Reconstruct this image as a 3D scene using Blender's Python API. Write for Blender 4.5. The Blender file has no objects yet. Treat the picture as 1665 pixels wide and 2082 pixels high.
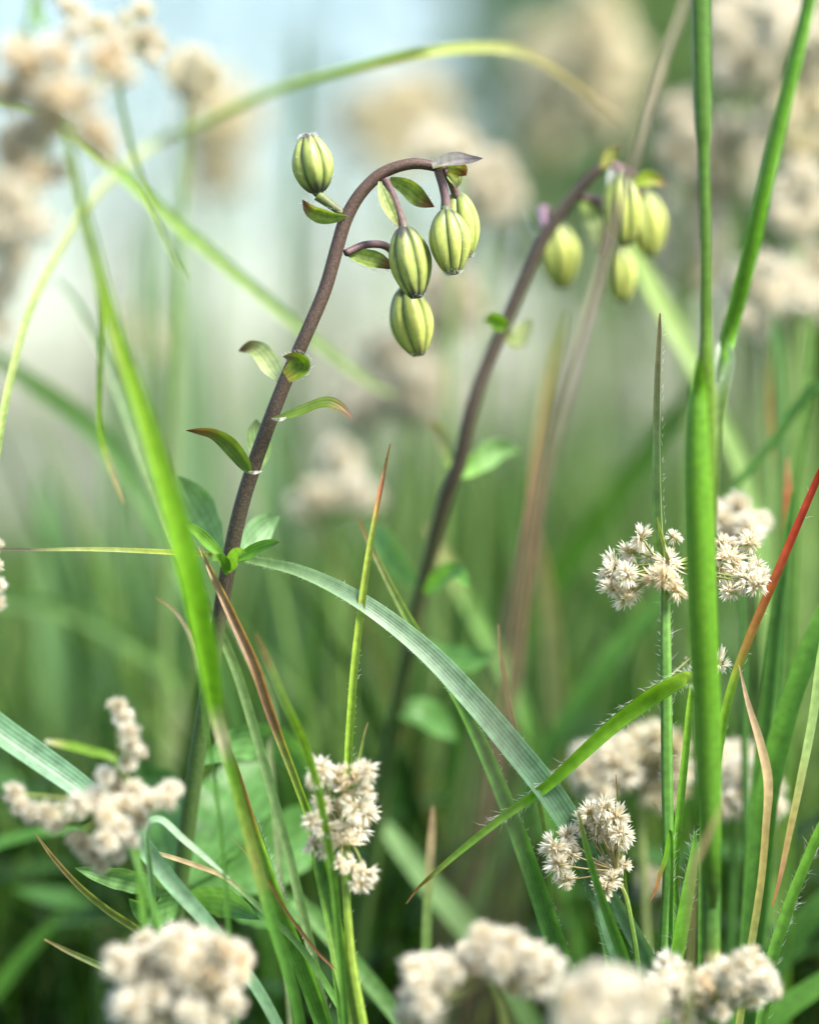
import bpy, math, random
import numpy as np
from mathutils import Vector, Matrix, Quaternion

rng = random.Random(11)
sc = bpy.context.scene
col = sc.collection
R = math.radians

# ------------------------------------------------------------------ camera
FPX = 6660.0                       # focal length in photograph pixels (1665 wide)
CAM = Vector((0.0, 0.0, 0.46))
TILT = R(-1.2)
FOCUS = 1.2
cd = bpy.data.cameras.new('camera')
cam = bpy.data.objects.new('camera', cd); col.objects.link(cam)
cam.location = CAM
cam.rotation_euler = (R(90) + TILT, 0, 0)
cd.sensor_fit = 'HORIZONTAL'; cd.sensor_width = 24.0; cd.lens = 24.0 * FPX / 1665.0
cd.clip_start = 0.02; cd.clip_end = 4000
cd.dof.use_dof = True; cd.dof.focus_distance = FOCUS; cd.dof.aperture_fstop = 2.2
cd.dof.aperture_blades = 9
sc.camera = cam

# ------------------------------------------------------------------ light
SUN_EL, SUN_AZ = 50.0, 128.0        # azimuth clockwise from +Y (the viewing direction)
w = bpy.data.worlds.new('World'); sc.world = w; w.use_nodes = True
nt = w.node_tree
bg = nt.nodes['Background']
sky = nt.nodes.new('ShaderNodeTexSky'); sky.sky_type = 'NISHITA'; sky.sun_disc = False
sky.sun_elevation = R(SUN_EL); sky.sun_rotation = R(SUN_AZ)
sky.air_density = 1.0; sky.dust_density = 1.6; sky.ozone_density = 0.4
nt.links.new(sky.outputs[0], bg.inputs[0]); bg.inputs[1].default_value = 0.1
sd = bpy.data.lights.new('sun', 'SUN'); sd.energy = 3.4; sd.angle = R(18); sd.color = (1, 0.95, 0.86)
so = bpy.data.objects.new('sun', sd); col.objects.link(so)
sdir = Vector((math.sin(R(SUN_AZ)) * math.cos(R(SUN_EL)), math.cos(R(SUN_AZ)) * math.cos(R(SUN_EL)), math.sin(R(SUN_EL))))
so.rotation_euler = sdir.to_track_quat('Z', 'Y').to_euler(); so.location = (2, 2, 4)

vs = sc.view_settings
vs.view_transform = 'Standard'; vs.look = 'None'; vs.gamma = 1.0; vs.use_curve_mapping = False
vs.exposure = 1.74
cy = sc.cycles
cy.max_bounces = 7; cy.diffuse_bounces = 4; cy.glossy_bounces = 3; cy.transmission_bounces = 4
cy.transparent_max_bounces = 6; cy.sample_clamp_indirect = 4.0; cy.use_denoising = True
cy.caustics_reflective = False; cy.caustics_refractive = False

# ------------------------------------------------------------------ helpers
FWD = Vector((0, math.cos(TILT), math.sin(TILT)))
UPV = Vector((0, -math.sin(TILT), math.cos(TILT)))
RGT = Vector((1, 0, 0))

def P(x, y, d):
    """world point seen at photograph pixel (x, y), d metres in front of the camera plane"""
    x, y, d = float(x), float(y), float(d)
    return CAM + d * (FWD + RGT * ((x - 832.5) / FPX) - UPV * ((y - 1041.0) / FPX))

def px(w_, d):
    return w_ * d / FPX

def tag(o, label=None, cat=None, group=None, kind=None):
    if label: o['label'] = label
    if cat: o['category'] = cat
    if group: o['group'] = group
    if kind: o['kind'] = kind
    return o

def empty(name, loc):
    o = bpy.data.objects.new(name, None); col.objects.link(o); o.location = loc
    o.empty_display_size = 0.01
    return o

def mesh_obj(name, verts, faces, mat, parent=None, cols=None, uvs=None, origin=None, smooth=True):
    me = bpy.data.meshes.new(name)
    v = np.asarray(verts, dtype=np.float64).reshape(-1, 3)
    org = np.array(origin if origin is not None else (0, 0, 0), dtype=np.float64)
    me.from_pydata((v - org).tolist(), [], faces)
    if cols is not None:
        a = me.color_attributes.new('Col', 'FLOAT_COLOR', 'POINT')
        c = np.ones((len(v), 4), dtype=np.float32); c[:, :3] = np.asarray(cols).reshape(-1, 3)
        a.data.foreach_set('color', c.ravel())
    if uvs is not None:
        uv = me.uv_layers.new(name='UVMap')
        li = np.zeros(len(me.loops), dtype=np.int32); me.loops.foreach_get('vertex_index', li)
        uv.data.foreach_set('uv', np.asarray(uvs, dtype=np.float32)[li].ravel())
    if smooth:
        me.polygons.foreach_set('use_smooth', np.ones(len(me.polygons), dtype=bool))
    me.materials.append(mat); me.update()
    o = bpy.data.objects.new(name, me); col.objects.link(o)
    if parent is not None:
        o.parent = parent
        o.location = Vector(org) - world_loc(parent)
    else:
        o.location = org
    return o

def world_loc(o):
    p = Vector(o.location)
    while o.parent is not None:
        o = o.parent; p += o.location
    return p

def catmull(ctrl, per=8):
    c = np.asarray(ctrl, dtype=np.float64)
    n = len(c)
    if n == 2:
        t = np.linspace(0, 1, per * 2 + 1)[:, None]
        return c[0] * (1 - t) + c[1] * t
    e = np.vstack([2 * c[0] - c[1], c, 2 * c[-1] - c[-2]])
    out = []
    for i in range(n - 1):
        p0, p1, p2, p3 = e[i:i + 4]
        for k in range(per):
            t = k / per
            out.append(0.5 * ((2 * p1) + (-p0 + p2) * t + (2 * p0 - 5 * p1 + 4 * p2 - p3) * t * t + (-p0 + 3 * p1 - 3 * p2 + p3) * t ** 3))
    out.append(c[-1])
    return np.array(out)

def path(ctrl, d, root=False, per=8, rootdir=None):
    """ctrl: (x, y, width_px[, d]) from tip to base. Returns points, widths (m) and t (0 tip .. 1 end of the traced part)"""
    cc = [(q[0], q[1], q[2], q[3] if len(q) > 3 else d) for q in ctrl]
    s = catmull(cc, per)
    pts = [P(a[0], a[1], a[3]) for a in s]
    wid = [float(px(max(a[2], 0.6), a[3])) for a in s]
    ts = list(np.linspace(0, 1, len(pts)))
    if root and pts[-1].z > 0.01:
        p = pts[-1]; t = (pts[-1] - pts[-4]).normalized()
        h = p.z
        if rootdir is None:
            dx = max(-0.5, min(0.5, t.x / max(0.35, -t.z))) * h * 0.6
            dy = max(-0.3, min(0.3, t.y / max(0.35, -t.z))) * h * 0.6
        else:
            dx, dy = rootdir
        g = Vector((p.x + dx, p.y + dy, -0.004))
        c1 = p + t * h * 0.4
        c1.z = max(c1.z, 0.02)
        for k in range(1, 9):
            q = k / 8
            pts.append(p * (1 - q) ** 2 + c1 * 2 * q * (1 - q) + g * q * q)
            wid.append(wid[len(s) - 1] * (1 - 0.15 * q)); ts.append(1.0)
    return pts, wid, ts

def ramp(stops, t):
    if t <= stops[0][0]: return np.array(stops[0][1])
    for (a, ca), (b, cb) in zip(stops, stops[1:]):
        if t <= b:
            f = (t - a) / max(1e-6, b - a)
            return np.array(ca) * (1 - f) + np.array(cb) * f
    return np.array(stops[-1][1])

def frames(pts, roll, twist):
    """tangent, side and normal along a path; the normal faces the viewer turned by roll about the tangent"""
    n = len(pts); out = []
    for i in range(n):
        t = (pts[min(i + 1, n - 1)] - pts[max(i - 1, 0)]).normalized()
        v = (CAM - pts[i]).normalized()
        v = (v - t * v.dot(t)).normalized()
        a = R(roll + twist * i / max(1, n - 1))
        nn = Quaternion(t, a) @ v
        out.append((t, t.cross(nn).normalized(), nn))
    return out

def stopify(c):
    return c if isinstance(c, list) else [(0, c), (1, c)]

def ribbon_data(pts, wid, ts, stops, roll=20, twist=0, fold=0.3, across=5, edge=1.0, wob=0.0):
    fr = frames(pts, roll, twist)
    V, C, U, F = [], [], [], []
    L = 0.0
    ph = rng.uniform(0, 6)
    for i, p in enumerate(pts):
        t, s, nn = fr[i]
        if i: L += (p - pts[i - 1]).length
        a = abs(math.cos(R(roll + twist * i / max(1, len(pts) - 1))))
        hw = wid[i] * 0.5 / max(a, 0.45)
        c = ramp(stops, ts[i])
        for j in range(across):
            u = j / (across - 1) * 2 - 1
            wv = wob * hw * math.sin(L * 420 + ph + u * 1.3) * abs(u)
            q = p + s * (hw * u) + nn * (fold * hw * (abs(u) ** 1.4) + wv)
            V.append(q)
            C.append(c * (edge if abs(u) > 0.9 else (0.92 if abs(u) < 0.05 else 1.0)))
            U.append(((u + 1) / 2, L * 10))
        if i:
            for j in range(across - 1):
                a0 = (i - 1) * across + j
                F.append((a0, a0 + 1, a0 + across + 1, a0 + across))
    return V, C, U, F, fr

def tube_data(pts, wid, ts, stops, sides=10, flat=1.0):
    fr = frames(pts, 0, 0)
    V, C, U, F = [], [], [], []
    L = 0.0
    for i, p in enumerate(pts):
        t, s, nn = fr[i]
        if i: L += (p - pts[i - 1]).length
        c = ramp(stops, ts[i])
        for j in range(sides):
            a = 2 * math.pi * j / sides
            V.append(p + (s * math.cos(a) + nn * math.sin(a) * flat) * wid[i] * 0.5)
            C.append(c); U.append((j / sides, L * 10))
        if i:
            for j in range(sides):
                a0 = (i - 1) * sides + j; a1 = (i - 1) * sides + (j + 1) % sides
                F.append((a0, a1, a1 + sides, a0 + sides))
    F.append(tuple(range(sides))[::-1])
    F.append(tuple(range((len(pts) - 1) * sides, len(pts) * sides)))
    return V, C, U, F

def hair_data(roots, length=(0.0015, 0.004), width=0.00006):
    """roots: (point, direction). thin bent slivers"""
    V, F = [], []
    for p, dr in roots:
        l = rng.uniform(*length)
        dr = dr.normalized()
        side = dr.cross((CAM - p)).normalized() * width * rng.uniform(0.7, 1.2)
        bend = Vector((rng.gauss(0, .35), rng.gauss(0, .35), rng.gauss(0, .35)))
        b = len(V)
        m = p + dr * l * 0.5 + bend * l * 0.12
        e = p + dr * l + bend * l * 0.55
        V += [p - side, p + side, m - side * 0.8, m + side * 0.8, e]
        F += [(b, b + 1, b + 3, b + 2), (b + 2, b + 3, b + 4)]
    return V, F

# ------------------------------------------------------------------ materials
def plant_mat(name, transl=0.35, rough=0.45, spec=0.35, nscale=500.0, namt=0.15, veins=0, vamt=0.1,
              sss=0.0, bump=0.15, warm=(1.15, 1.2, 0.55), rnd=0.0, coat=0.0, second=None):
    m = bpy.data.materials.new(name); m.use_nodes = True
    t = m.node_tree; N = t.nodes; L = t.links
    bsdf = N['Principled BSDF']; out = N['Material Output']
    at = N.new('ShaderNodeAttribute'); at.attribute_name = 'Col'
    tc = N.new('ShaderNodeTexCoord')
    no = N.new('ShaderNodeTexNoise'); no.inputs['Scale'].default_value = nscale; no.inputs['Detail'].default_value = 4
    L.new(tc.outputs['Object'], no.inputs['Vector'])
    mr = N.new('ShaderNodeMapRange'); mr.inputs[1].default_value = 0.3; mr.inputs[2].default_value = 0.7
    mr.inputs[3].default_value = 1 - namt; mr.inputs[4].default_value = 1 + namt
    L.new(no.outputs[0], mr.inputs[0])
    fac = mr.outputs[0]; hgt = no.outputs[0]
    if veins:
        sx = N.new('ShaderNodeSeparateXYZ'); L.new(tc.outputs['UV'], sx.inputs[0])
        mu = N.new('ShaderNodeMath'); mu.operation = 'MULTIPLY'; mu.inputs[1].default_value = veins * 2 * math.pi
        L.new(sx.outputs[0], mu.inputs[0])
        si = N.new('ShaderNodeMath'); si.operation = 'SINE'; L.new(mu.outputs[0], si.inputs[0])
        ma = N.new('ShaderNodeMath'); ma.operation = 'MULTIPLY_ADD'; ma.inputs[1].default_value = vamt; ma.inputs[2].default_value = 1.0
        L.new(si.outputs[0], ma.inputs[0])
        mm = N.new('ShaderNodeMath'); mm.operation = 'MULTIPLY'; L.new(fac, mm.inputs[0]); L.new(ma.outputs[0], mm.inputs[1])
        fac = mm.outputs[0]
        ad = N.new('ShaderNodeMath'); ad.operation = 'MULTIPLY_ADD'; ad.inputs[1].default_value = 0.4
        L.new(si.outputs[0], ad.inputs[0]); L.new(no.outputs[0], ad.inputs[2]); hgt = ad.outputs[0]
    vm = N.new('ShaderNodeVectorMath'); vm.operation = 'SCALE'
    L.new(at.outputs['Color'], vm.inputs[0]); L.new(fac, vm.inputs['Scale'])
    colr = vm.outputs[0]
    if second:
        # small flecks of a second pigment
        n2 = N.new('ShaderNodeTexNoise'); n2.inputs['Scale'].default_value = second[1]; n2.inputs['Detail'].default_value = 2
        L.new(tc.outputs['Object'], n2.inputs['Vector'])
        m2 = N.new('ShaderNodeMapRange'); m2.inputs[1].default_value = second[2]; m2.inputs[2].default_value = second[2] + 0.07
        m2.inputs[4].default_value = second[3]
        L.new(n2.outputs[0], m2.inputs[0])
        mx = N.new('ShaderNodeMix'); mx.data_type = 'RGBA'
        L.new(m2.outputs[0], mx.inputs[0]); L.new(colr, mx.inputs[6]); mx.inputs[7].default_value = (*second[0], 1)
        colr = mx.outputs[2]
    if rnd:
        oi = N.new('ShaderNodeObjectInfo')
        hs = N.new('ShaderNodeHueSaturation')
        r1 = N.new('ShaderNodeMapRange'); r1.inputs[3].default_value = 1 - rnd; r1.inputs[4].default_value = 1 + rnd * 0.4
        L.new(oi.outputs['Random'], r1.inputs[0]); L.new(r1.outputs[0], hs.inputs['Value'])
        r2 = N.new('ShaderNodeMapRange'); r2.inputs[3].default_value = 1.2; r2.inputs[4].default_value = 0.65
        L.new(oi.outputs['Random'], r2.inputs[0]); L.new(r2.outputs[0], hs.inputs['Saturation'])
        L.new(colr, hs.inputs['Color']); colr = hs.outputs[0]
    L.new(colr, bsdf.inputs['Base Color'])
    bsdf.inputs['Roughness'].default_value = rough
    bsdf.inputs['Specular IOR Level'].default_value = spec
    if sss:
        bsdf.inputs['Subsurface Weight'].default_value = sss
        bsdf.inputs['Subsurface Radius'].default_value = (1.0, 0.8, 0.3)
        bsdf.inputs['Subsurface Scale'].default_value = 0.0006
    if bump:
        bp = N.new('ShaderNodeBump'); bp.inputs['Strength'].default_value = bump; bp.inputs['Distance'].default_value = 0.0004
        L.new(hgt, bp.inputs['Height']); L.new(bp.outputs[0], bsdf.inputs['Normal'])
    if transl:
        tr = N.new('ShaderNodeBsdfTranslucent')
        wm = N.new('ShaderNodeVectorMath'); wm.operation = 'MULTIPLY'; wm.inputs[1].default_value = warm
        L.new(colr, wm.inputs[0]); L.new(wm.outputs[0], tr.inputs['Color'])
        ms = N.new('ShaderNodeMixShader'); ms.inputs[0].default_value = transl
        L.new(bsdf.outputs[0], ms.inputs[1]); L.new(tr.outputs[0], ms.inputs[2]); L.new(ms.outputs[0], out.inputs['Surface'])
    return m

M_BLADE = plant_mat('grass_leaf', transl=0.42, rough=0.42, nscale=260, namt=0.22, veins=7, vamt=0.10, bump=0.2)
M_LEAF = plant_mat('lily_leaf', transl=0.38, rough=0.45, nscale=200, namt=0.2, veins=5, vamt=0.08, bump=0.25)
M_CULM = plant_mat('grass_stem', transl=0.15, rough=0.45, nscale=400, namt=0.2, veins=6, vamt=0.10, bump=0.2)
M_STEM = plant_mat('lily_stem', transl=0.0, rough=0.55, nscale=900, namt=0.25, bump=0.3, second=((0.15, 0.115, 0.08), 1700, 0.52, 0.45))
M_BUD = plant_mat('lily_bud', transl=0.0, rough=0.42, nscale=500, namt=0.12, sss=0.35, bump=0.12)
M_BRACT = plant_mat('lily_bract', transl=0.35, rough=0.5, nscale=450, namt=0.3, veins=4, vamt=0.12, bump=0.25)
M_PETAL = plant_mat('woodrush_floret', transl=0.5, rough=0.6, spec=0.2, nscale=300, namt=0.05, bump=0, warm=(1.0, 0.97, 0.88), rnd=0.10)
M_HAIR = plant_mat('plant_hair', transl=0.5, rough=0.5, spec=0.3, namt=0.0, bump=0, warm=(1, 1, 1))
M_FOLI = plant_mat('foliage', transl=0.35, rough=0.5, nscale=3, namt=0.3, bump=0)
M_BARK = plant_mat('bark', transl=0, rough=0.85, nscale=8, namt=0.4, bump=0.3)

def ground_mat():
    m = bpy.data.materials.new('soil_and_moss'); m.use_nodes = True
    N = m.node_tree.nodes; L = m.node_tree.links; b = N['Principled BSDF']
    tc = N.new('ShaderNodeTexCoord')
    n1 = N.new('ShaderNodeTexNoise'); n1.inputs['Scale'].default_value = 2.2; n1.inputs['Detail'].default_value = 8
    L.new(tc.outputs['Object'], n1.inputs['Vector'])
    cr = N.new('ShaderNodeValToRGB')
    e = cr.color_ramp.elements
    e[0].position = 0.35; e[0].color = (0.035, 0.045, 0.018, 1)
    e[1].position = 0.65; e[1].color = (0.075, 0.12, 0.035, 1)
    L.new(n1.outputs[0], cr.inputs[0]); L.new(cr.outputs[0], b.inputs['Base Color'])
    b.inputs['Roughness'].default_value = 0.95
    n2 = N.new('ShaderNodeTexNoise'); n2.inputs['Scale'].default_value = 60; n2.inputs['Detail'].default_value = 6
    L.new(tc.outputs['Object'], n2.inputs['Vector'])
    bp = N.new('ShaderNodeBump'); bp.inputs['Strength'].default_value = 0.7; bp.inputs['Distance'].default_value = 0.02
    L.new(n2.outputs[0], bp.inputs['Height']); L.new(bp.outputs[0], b.inputs['Normal'])
    return m

# colours (linear albedo)
YG = (0.20, 0.36, 0.03); BRT = (0.13, 0.32, 0.02); MID = (0.085, 0.22, 0.035); DRK = (0.045, 0.13, 0.022)
BLU = (0.14, 0.27, 0.14); PAL = (0.30, 0.42, 0.15); PBL = (0.30, 0.42, 0.28); OLI = (0.20, 0.24, 0.06)
TAN = (0.46, 0.32, 0.16); RST = (0.35, 0.14, 0.05); RED = (0.34, 0.035, 0.012); BRN = (0.075, 0.042, 0.034)
DBR = (0.05, 0.03, 0.025); PUR = (0.11, 0.065, 0.085); WHT = (0.75, 0.75, 0.68)

# ------------------------------------------------------------------ builders
def hairs_on(ob_parent, pts, wid, fr, n, lo=0.0, hi=1.0, length=(0.0015, 0.004), tipward=-0.5, side_bias=1.0, color=WHT):
    roots = []
    m = len(pts)
    for _ in range(n):
        i = int(rng.uniform(lo, hi) * (m - 1))
        f = rng.random(); j = min(i + 1, m - 1)
        p = pts[i] * (1 - f) + pts[j] * f
        t, s, nn = fr[i]
        sg = rng.choice((-1, 1))
        base = p + s * sg * wid[i] * 0.5 * side_bias
        dr = s * sg * rng.uniform(0.15, 1) + t * tipward * rng.uniform(0.2, 3.4) + nn * rng.uniform(-0.4, 0.7)
        roots.append((base, dr))
    V, F = hair_data(roots, length)
    h = mesh_obj('leaf_hair', V, F, M_HAIR, ob_parent, [color] * len(V), None, world_loc(ob_parent))
    h['kind'] = 'stuff'
    return h

def blade(label, ctrl, d=1.2, colr=MID, root=True, roll=None, twist=0, fold=0.3, hair=0, hairspan=(0, 1), group=None,
          name='grass_strand', cat='grass blade', edge=1.12, rootdir=None, wob=0.0, mat=None, hl=(0.0015, 0.004)):
    pts, wid, ts = path(ctrl, d, root, rootdir=rootdir)
    if roll is None: roll = rng.choice((-1, 1)) * rng.uniform(12, 38)
    V, C, U, F, fr = ribbon_data(pts, wid, ts, stopify(colr), roll, twist, fold, edge=edge, wob=wob)
    o = mesh_obj(name, V, F, mat or M_BLADE, None, C, U, pts[-1])
    tag(o, label, cat, group)
    if hair:
        k = sum(1 for t in ts if t < 1) / len(ts)
        hairs_on(o, pts, wid, fr, hair, hairspan[0] * k, hairspan[1] * k, hl)
    return o

def part_ribbon(name, parent, ctrl, d, colr, roll=20, twist=0, fold=0.3, mat=None, hair=0, edge=1.1, hl=(0.0008, 0.002), across=5, label=None, wob=0.0):
    pts, wid, ts = path(ctrl, d)
    V, C, U, F, fr = ribbon_data(pts, wid, ts, stopify(colr), roll, twist, fold, edge=edge, across=across, wob=wob)
    o = mesh_obj(name, V, F, mat or M_LEAF, parent, C, U, pts[-1])
    if label: o['label'] = label
    if hair: hairs_on(o, pts, wid, fr, hair, 0, 1, hl)
    return o

def leaf_ctrl(pts, wmax, d, peak=0.55, tip=0.03, base=0.12):
    """tip-to-base centre line with an elliptic width"""
    n = 9
    s = catmull([(p[0], p[1], p[2] if len(p) > 2 else d) for p in pts], 8)
    out = []
    for k in range(n):
        t = k / (n - 1); q = s[int(round(t * (len(s) - 1)))]
        if t < peak: f = tip + (1 - tip) * math.sin(t / peak * math.pi / 2) ** 0.9
        else: f = base + (1 - base) * math.cos((t - peak) / (1 - peak) * math.pi / 2) ** 0.8
        out.append((q[0], q[1], wmax * f, q[2]))
    return out

def leaf(parent, pts, wmax, d, colr, roll=25, twist=0, fold=0.35, name='leaf', peak=0.55, mat=None, hair=0, base=0.12, label=None, wob=0.08):
    return part_ribbon(name, parent, leaf_ctrl(pts, wmax, d, peak, base=base), d, colr, roll, twist, fold, mat or M_LEAF, hair, across=9, label=label, wob=wob)

def part_tube(name, parent, ctrl, d, colr, mat, root=False, sides=10, flat=1.0):
    pts, wid, ts = path(ctrl, d, root)
    V, C, U, F = tube_data(pts, wid, ts, stopify(colr), sides, flat)
    return mesh_obj(name, V, F, mat, parent, C, U, pts[-1]), pts, wid

def bud(parent, base, tip, wpx, d, spin=0.0, purple=0.6, fuzz=60, hue=0.0):
    """ovoid lily bud of six closed tepals; base and tip are pixels (with own depth if given)"""
    b = P(base[0], base[1], base[2] if len(base) > 2 else d); e = P(tip[0], tip[1], tip[2] if len(tip) > 2 else d)
    ax = (e - b); Ln = ax.length; ax.normalize()
    v = (CAM - b).normalized(); v = (v - ax * v.dot(ax)).normalized()
    s = ax.cross(v)
    Rm = px(wpx, d) * 0.5
    K, Mx = 26, 11
    def rad(t):
        # full in the middle, blunt at the tip
        return Rm * (math.sin(math.pi * min(1, 0.03 + 0.94 * t ** 0.92)) ** 0.58)
    V0, C0, F0 = [], [], []
    # the receptacle where the pedicel ends: a small green knob, the bud's own mesh
    ring = 10
    for i in range(4):
        t = i / 3; r = Rm * (0.16 + 0.16 * t)
        for j in range(ring):
            a = 2 * math.pi * j / ring
            V0.append(b + ax * (Ln * (-0.05 + 0.09 * t)) + (s * math.cos(a) + v * math.sin(a)) * r)
            C0.append(np.array((0.10, 0.13, 0.07)))
        if i:
            for j in range(ring):
                a0 = (i - 1) * ring + j; a1 = (i - 1) * ring + (j + 1) % ring
                F0.append((a0, a1, a1 + ring, a0 + ring))
    F0.append(tuple(range(ring))[::-1])
    F0.append(tuple(range(3 * ring, 4 * ring)))
    holder = mesh_obj('bud', V0, F0, M_BUD, parent, C0, None, b)
    for k in range(6):
        outer = k % 2 == 0
        cen = spin + k * math.pi / 3
        half = R(33) if outer else R(27)
        V, C, F = [], [], []
        pk = purple * rng.uniform(0.95, 1.45)
        for i in range(K + 1):
            t = i / K
            r = rad(t)
            for j in range(Mx):
                u = j / (Mx - 1) * 2 - 1
                a = cen + half * u
                lob = (1 - 0.2 * abs(u) ** 2.4) * (1.0 if outer else 0.95) * (1 + 0.02 * math.sin(t * 9 + k * 2 + u * 2))
                if outer: lob += 0.045 * math.exp(-(u / 0.16) ** 2) * (1 - abs(2 * t - 1) ** 3)
                V.append(b + ax * (Ln * t) + (s * math.cos(a) + v * math.sin(a)) * r * lob)
                yel = np.array((0.44 + hue, 0.48 + hue * 0.6, 0.13)); grn = np.array((0.13, 0.21, 0.04)); pur = np.array((0.045, 0.04, 0.055))
                g = min(1, max(0, 0.15 + 0.6 * abs(u) ** 3 + 0.55 * max(0, (0.38 - t) / 0.38) + (0.1 if outer else 0.0)))
                c = yel * (1 - g) + grn * g
                end = abs(2 * t - 1) ** 1.5
                seam = max(0.0, min(1.0, (abs(u) - 0.55) / 0.38)) * (0.4 + 0.6 * end) * (0.75 + 0.3 * math.sin(t * 17 + k * 3))
                ridge = math.exp(-(u / (0.14 + 0.16 * end)) ** 2) * (0.30 + 0.7 * end) * (1.0 if outer else 0.35) * (0.8 + 0.3 * math.sin(t * 23 + k * 4))
                pp = pk * (0.85 * seam + 0.9 * ridge + 0.9 * max(0, (t - 0.88) / 0.12) + 0.7 * max(0, (0.2 - t) / 0.2))
                pp = min(0.92, pp)
                C.append(c * (1 - pp) + pur * pp)
            if i:
                for j in range(Mx - 1):
                    a0 = (i - 1) * Mx + j
                    F.append((a0, a0 + 1, a0 + Mx + 1, a0 + Mx))
        mesh_obj('tepal', V, F, M_BUD, holder, C, None, b)
    if fuzz:
        roots = []
        for _ in range(fuzz):
            t = rng.choice((rng.uniform(0.94, 1.0), rng.uniform(0.94, 1.0), rng.uniform(0.94, 1.0), rng.uniform(0.2, 0.95)))
            a = rng.uniform(0, 2 * math.pi)
            rdir = s * math.cos(a) + v * math.sin(a)
            p = b + ax * Ln * t + rdir * rad(t) * 0.93
            roots.append((p, rdir + ax * rng.uniform(-0.2, 0.9)))
        V, F = hair_data(roots, (0.0004, 0.0012), 0.00007)
        h = mesh_obj('bud_hair', V, F, M_HAIR, holder, [(0.85, 0.85, 0.85)] * len(V), None, b); h['kind'] = 'stuff'
    return holder

# ---- florets and flower heads of the woodrush
def floret_arrays(seed, tint):
    r = random.Random(seed)
    V, C, F = [], [], []
    tanb = np.array((0.66, 0.52, 0.30)); cream = np.array((0.92, 0.875, 0.73)) * tint; white = np.array((0.95, 0.93, 0.86)) * tint
    for k in range(9):
        az = k * math.pi / 4.5 + r.uniform(-.3, .3)
        th = R(r.uniform(4, 24) if k % 3 else r.uniform(18, 46))
        ln = r.uniform(0.85, 1.08); hw = r.uniform(0.075, 0.115)
        o = Vector((math.cos(az), math.sin(az), 0)); sd_ = Vector((-math.sin(az), math.cos(az), 0)); z = Vector((0, 0, 1))
        def at_(q, bow): return z * (ln * q * math.cos(th)) + o * (ln * q * math.sin(th) + bow)
        b = len(V)
        V += [at_(0, 0.02), at_(0.45, 0.035) + sd_ * hw, at_(0.45, 0.085), at_(0.45, 0.035) - sd_ * hw, at_(1.0, 0.0)]
        C += [tanb, cream * 0.97, cream * 0.86, cream * 0.97, white]
        F += [(b, b + 1, b + 2), (b, b + 2, b + 3), (b + 1, b + 4, b + 2), (b + 2, b + 4, b + 3)]
    for k in range(3):   # anthers
        az = r.uniform(0, 6.28); b = len(V)
        o = Vector((math.cos(az), math.sin(az), 0)) * 0.10
        V += [Vector((0, 0, 0.3)), o + Vector((0.02, 0, 0.8)), o + Vector((-0.02, 0.02, 0.82))]
        C += [tanb, tanb * 1.2, tanb * 1.2]; F += [(b, b + 1, b + 2)]
    return np.array([list(v) for v in V]), np.array(C), F

def raw_mesh(name, V, C, F, mat):
    me = bpy.data.meshes.new(name); me.from_pydata(np.asarray(V).tolist(), [], F)
    a = me.color_attributes.new('Col', 'FLOAT_COLOR', 'POINT')
    c = np.ones((len(V), 4), dtype=np.float32); c[:, :3] = C; a.data.foreach_set('color', c.ravel())
    me.materials.append(mat); me.update()
    return me

TINT = {'cream': np.array((1.0, 1.0, 1.0)), 'peach': np.array((1.01, 0.945, 0.855)), 'yellow': np.array((1.0, 0.985, 0.88))}
FLORET = {k: [floret_arrays(50 + i, TINT[k]) for i in range(5)] for k in TINT}
FLORET_ME = {k: [raw_mesh('floret', *f, M_PETAL) for f in FLORET[k]] for k in TINT}

def head_dirs(n, r):
    out = []
    off = r.uniform(0, 6)
    for i in range(n):
        z = 1 - 2 * (i + 0.5) / n; a = i * 2.39996 + off
        q = math.sqrt(1 - z * z)
        v = Vector((q * math.cos(a) + r.gauss(0, .3), q * math.sin(a) + r.gauss(0, .3), z + r.gauss(0, .3))).normalized()
        out.append((v, r.uniform(0.5, 0.95), r.uniform(0.08, 0.42)))
    return out

def head_mesh(tint, seed, n=19):
    """a joined flower head of unit radius, for heads out of the sharp zone"""
    r = random.Random(seed); V, C, F = [], [], []
    for v, ln, st in head_dirs(n, r):
        fv, fc, ff = r.choice(FLORET[tint])
        q = v.to_track_quat('Z', 'Y') @ Quaternion((0, 0, 1), r.uniform(0, 6.28))
        m = np.array(q.to_matrix()); b = len(V)
        ln = r.uniform(0.7, 0.98); st = r.uniform(0.05, 0.24)
        pts = (fv * np.array((1.3, 1.3, 1)) * ln) @ m.T + np.array(v * st)
        V += pts.tolist(); C += (fc * r.uniform(0.86, 1.05)).tolist(); F += [tuple(x + b for x in f) for f in ff]
    return raw_mesh('flower_head', V, C, F, M_PETAL)

HEADS = {k: [head_mesh(k, 900 + i + 7 * j) for i in range(4)] for j, k in enumerate(TINT)}

def core_mesh():
    V, C, F = [], [], []
    n, m = 6, 8
    for i in range(n + 1):
        a = math.pi * i / n
        for j in range(m):
            b = 2 * math.pi * j / m
            V.append((math.sin(a) * math.cos(b) * 0.2, math.sin(a) * math.sin(b) * 0.2, math.cos(a) * 0.2)); C.append((0.5, 0.42, 0.22))
        if i:
            for j in range(m):
                F.append(((i - 1) * m + j, (i - 1) * m + (j + 1) % m, i * m + (j + 1) % m, i * m + j))
    return raw_mesh('flower_head', V, np.array(C), F, M_PETAL)
CORE = core_mesh()

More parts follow.
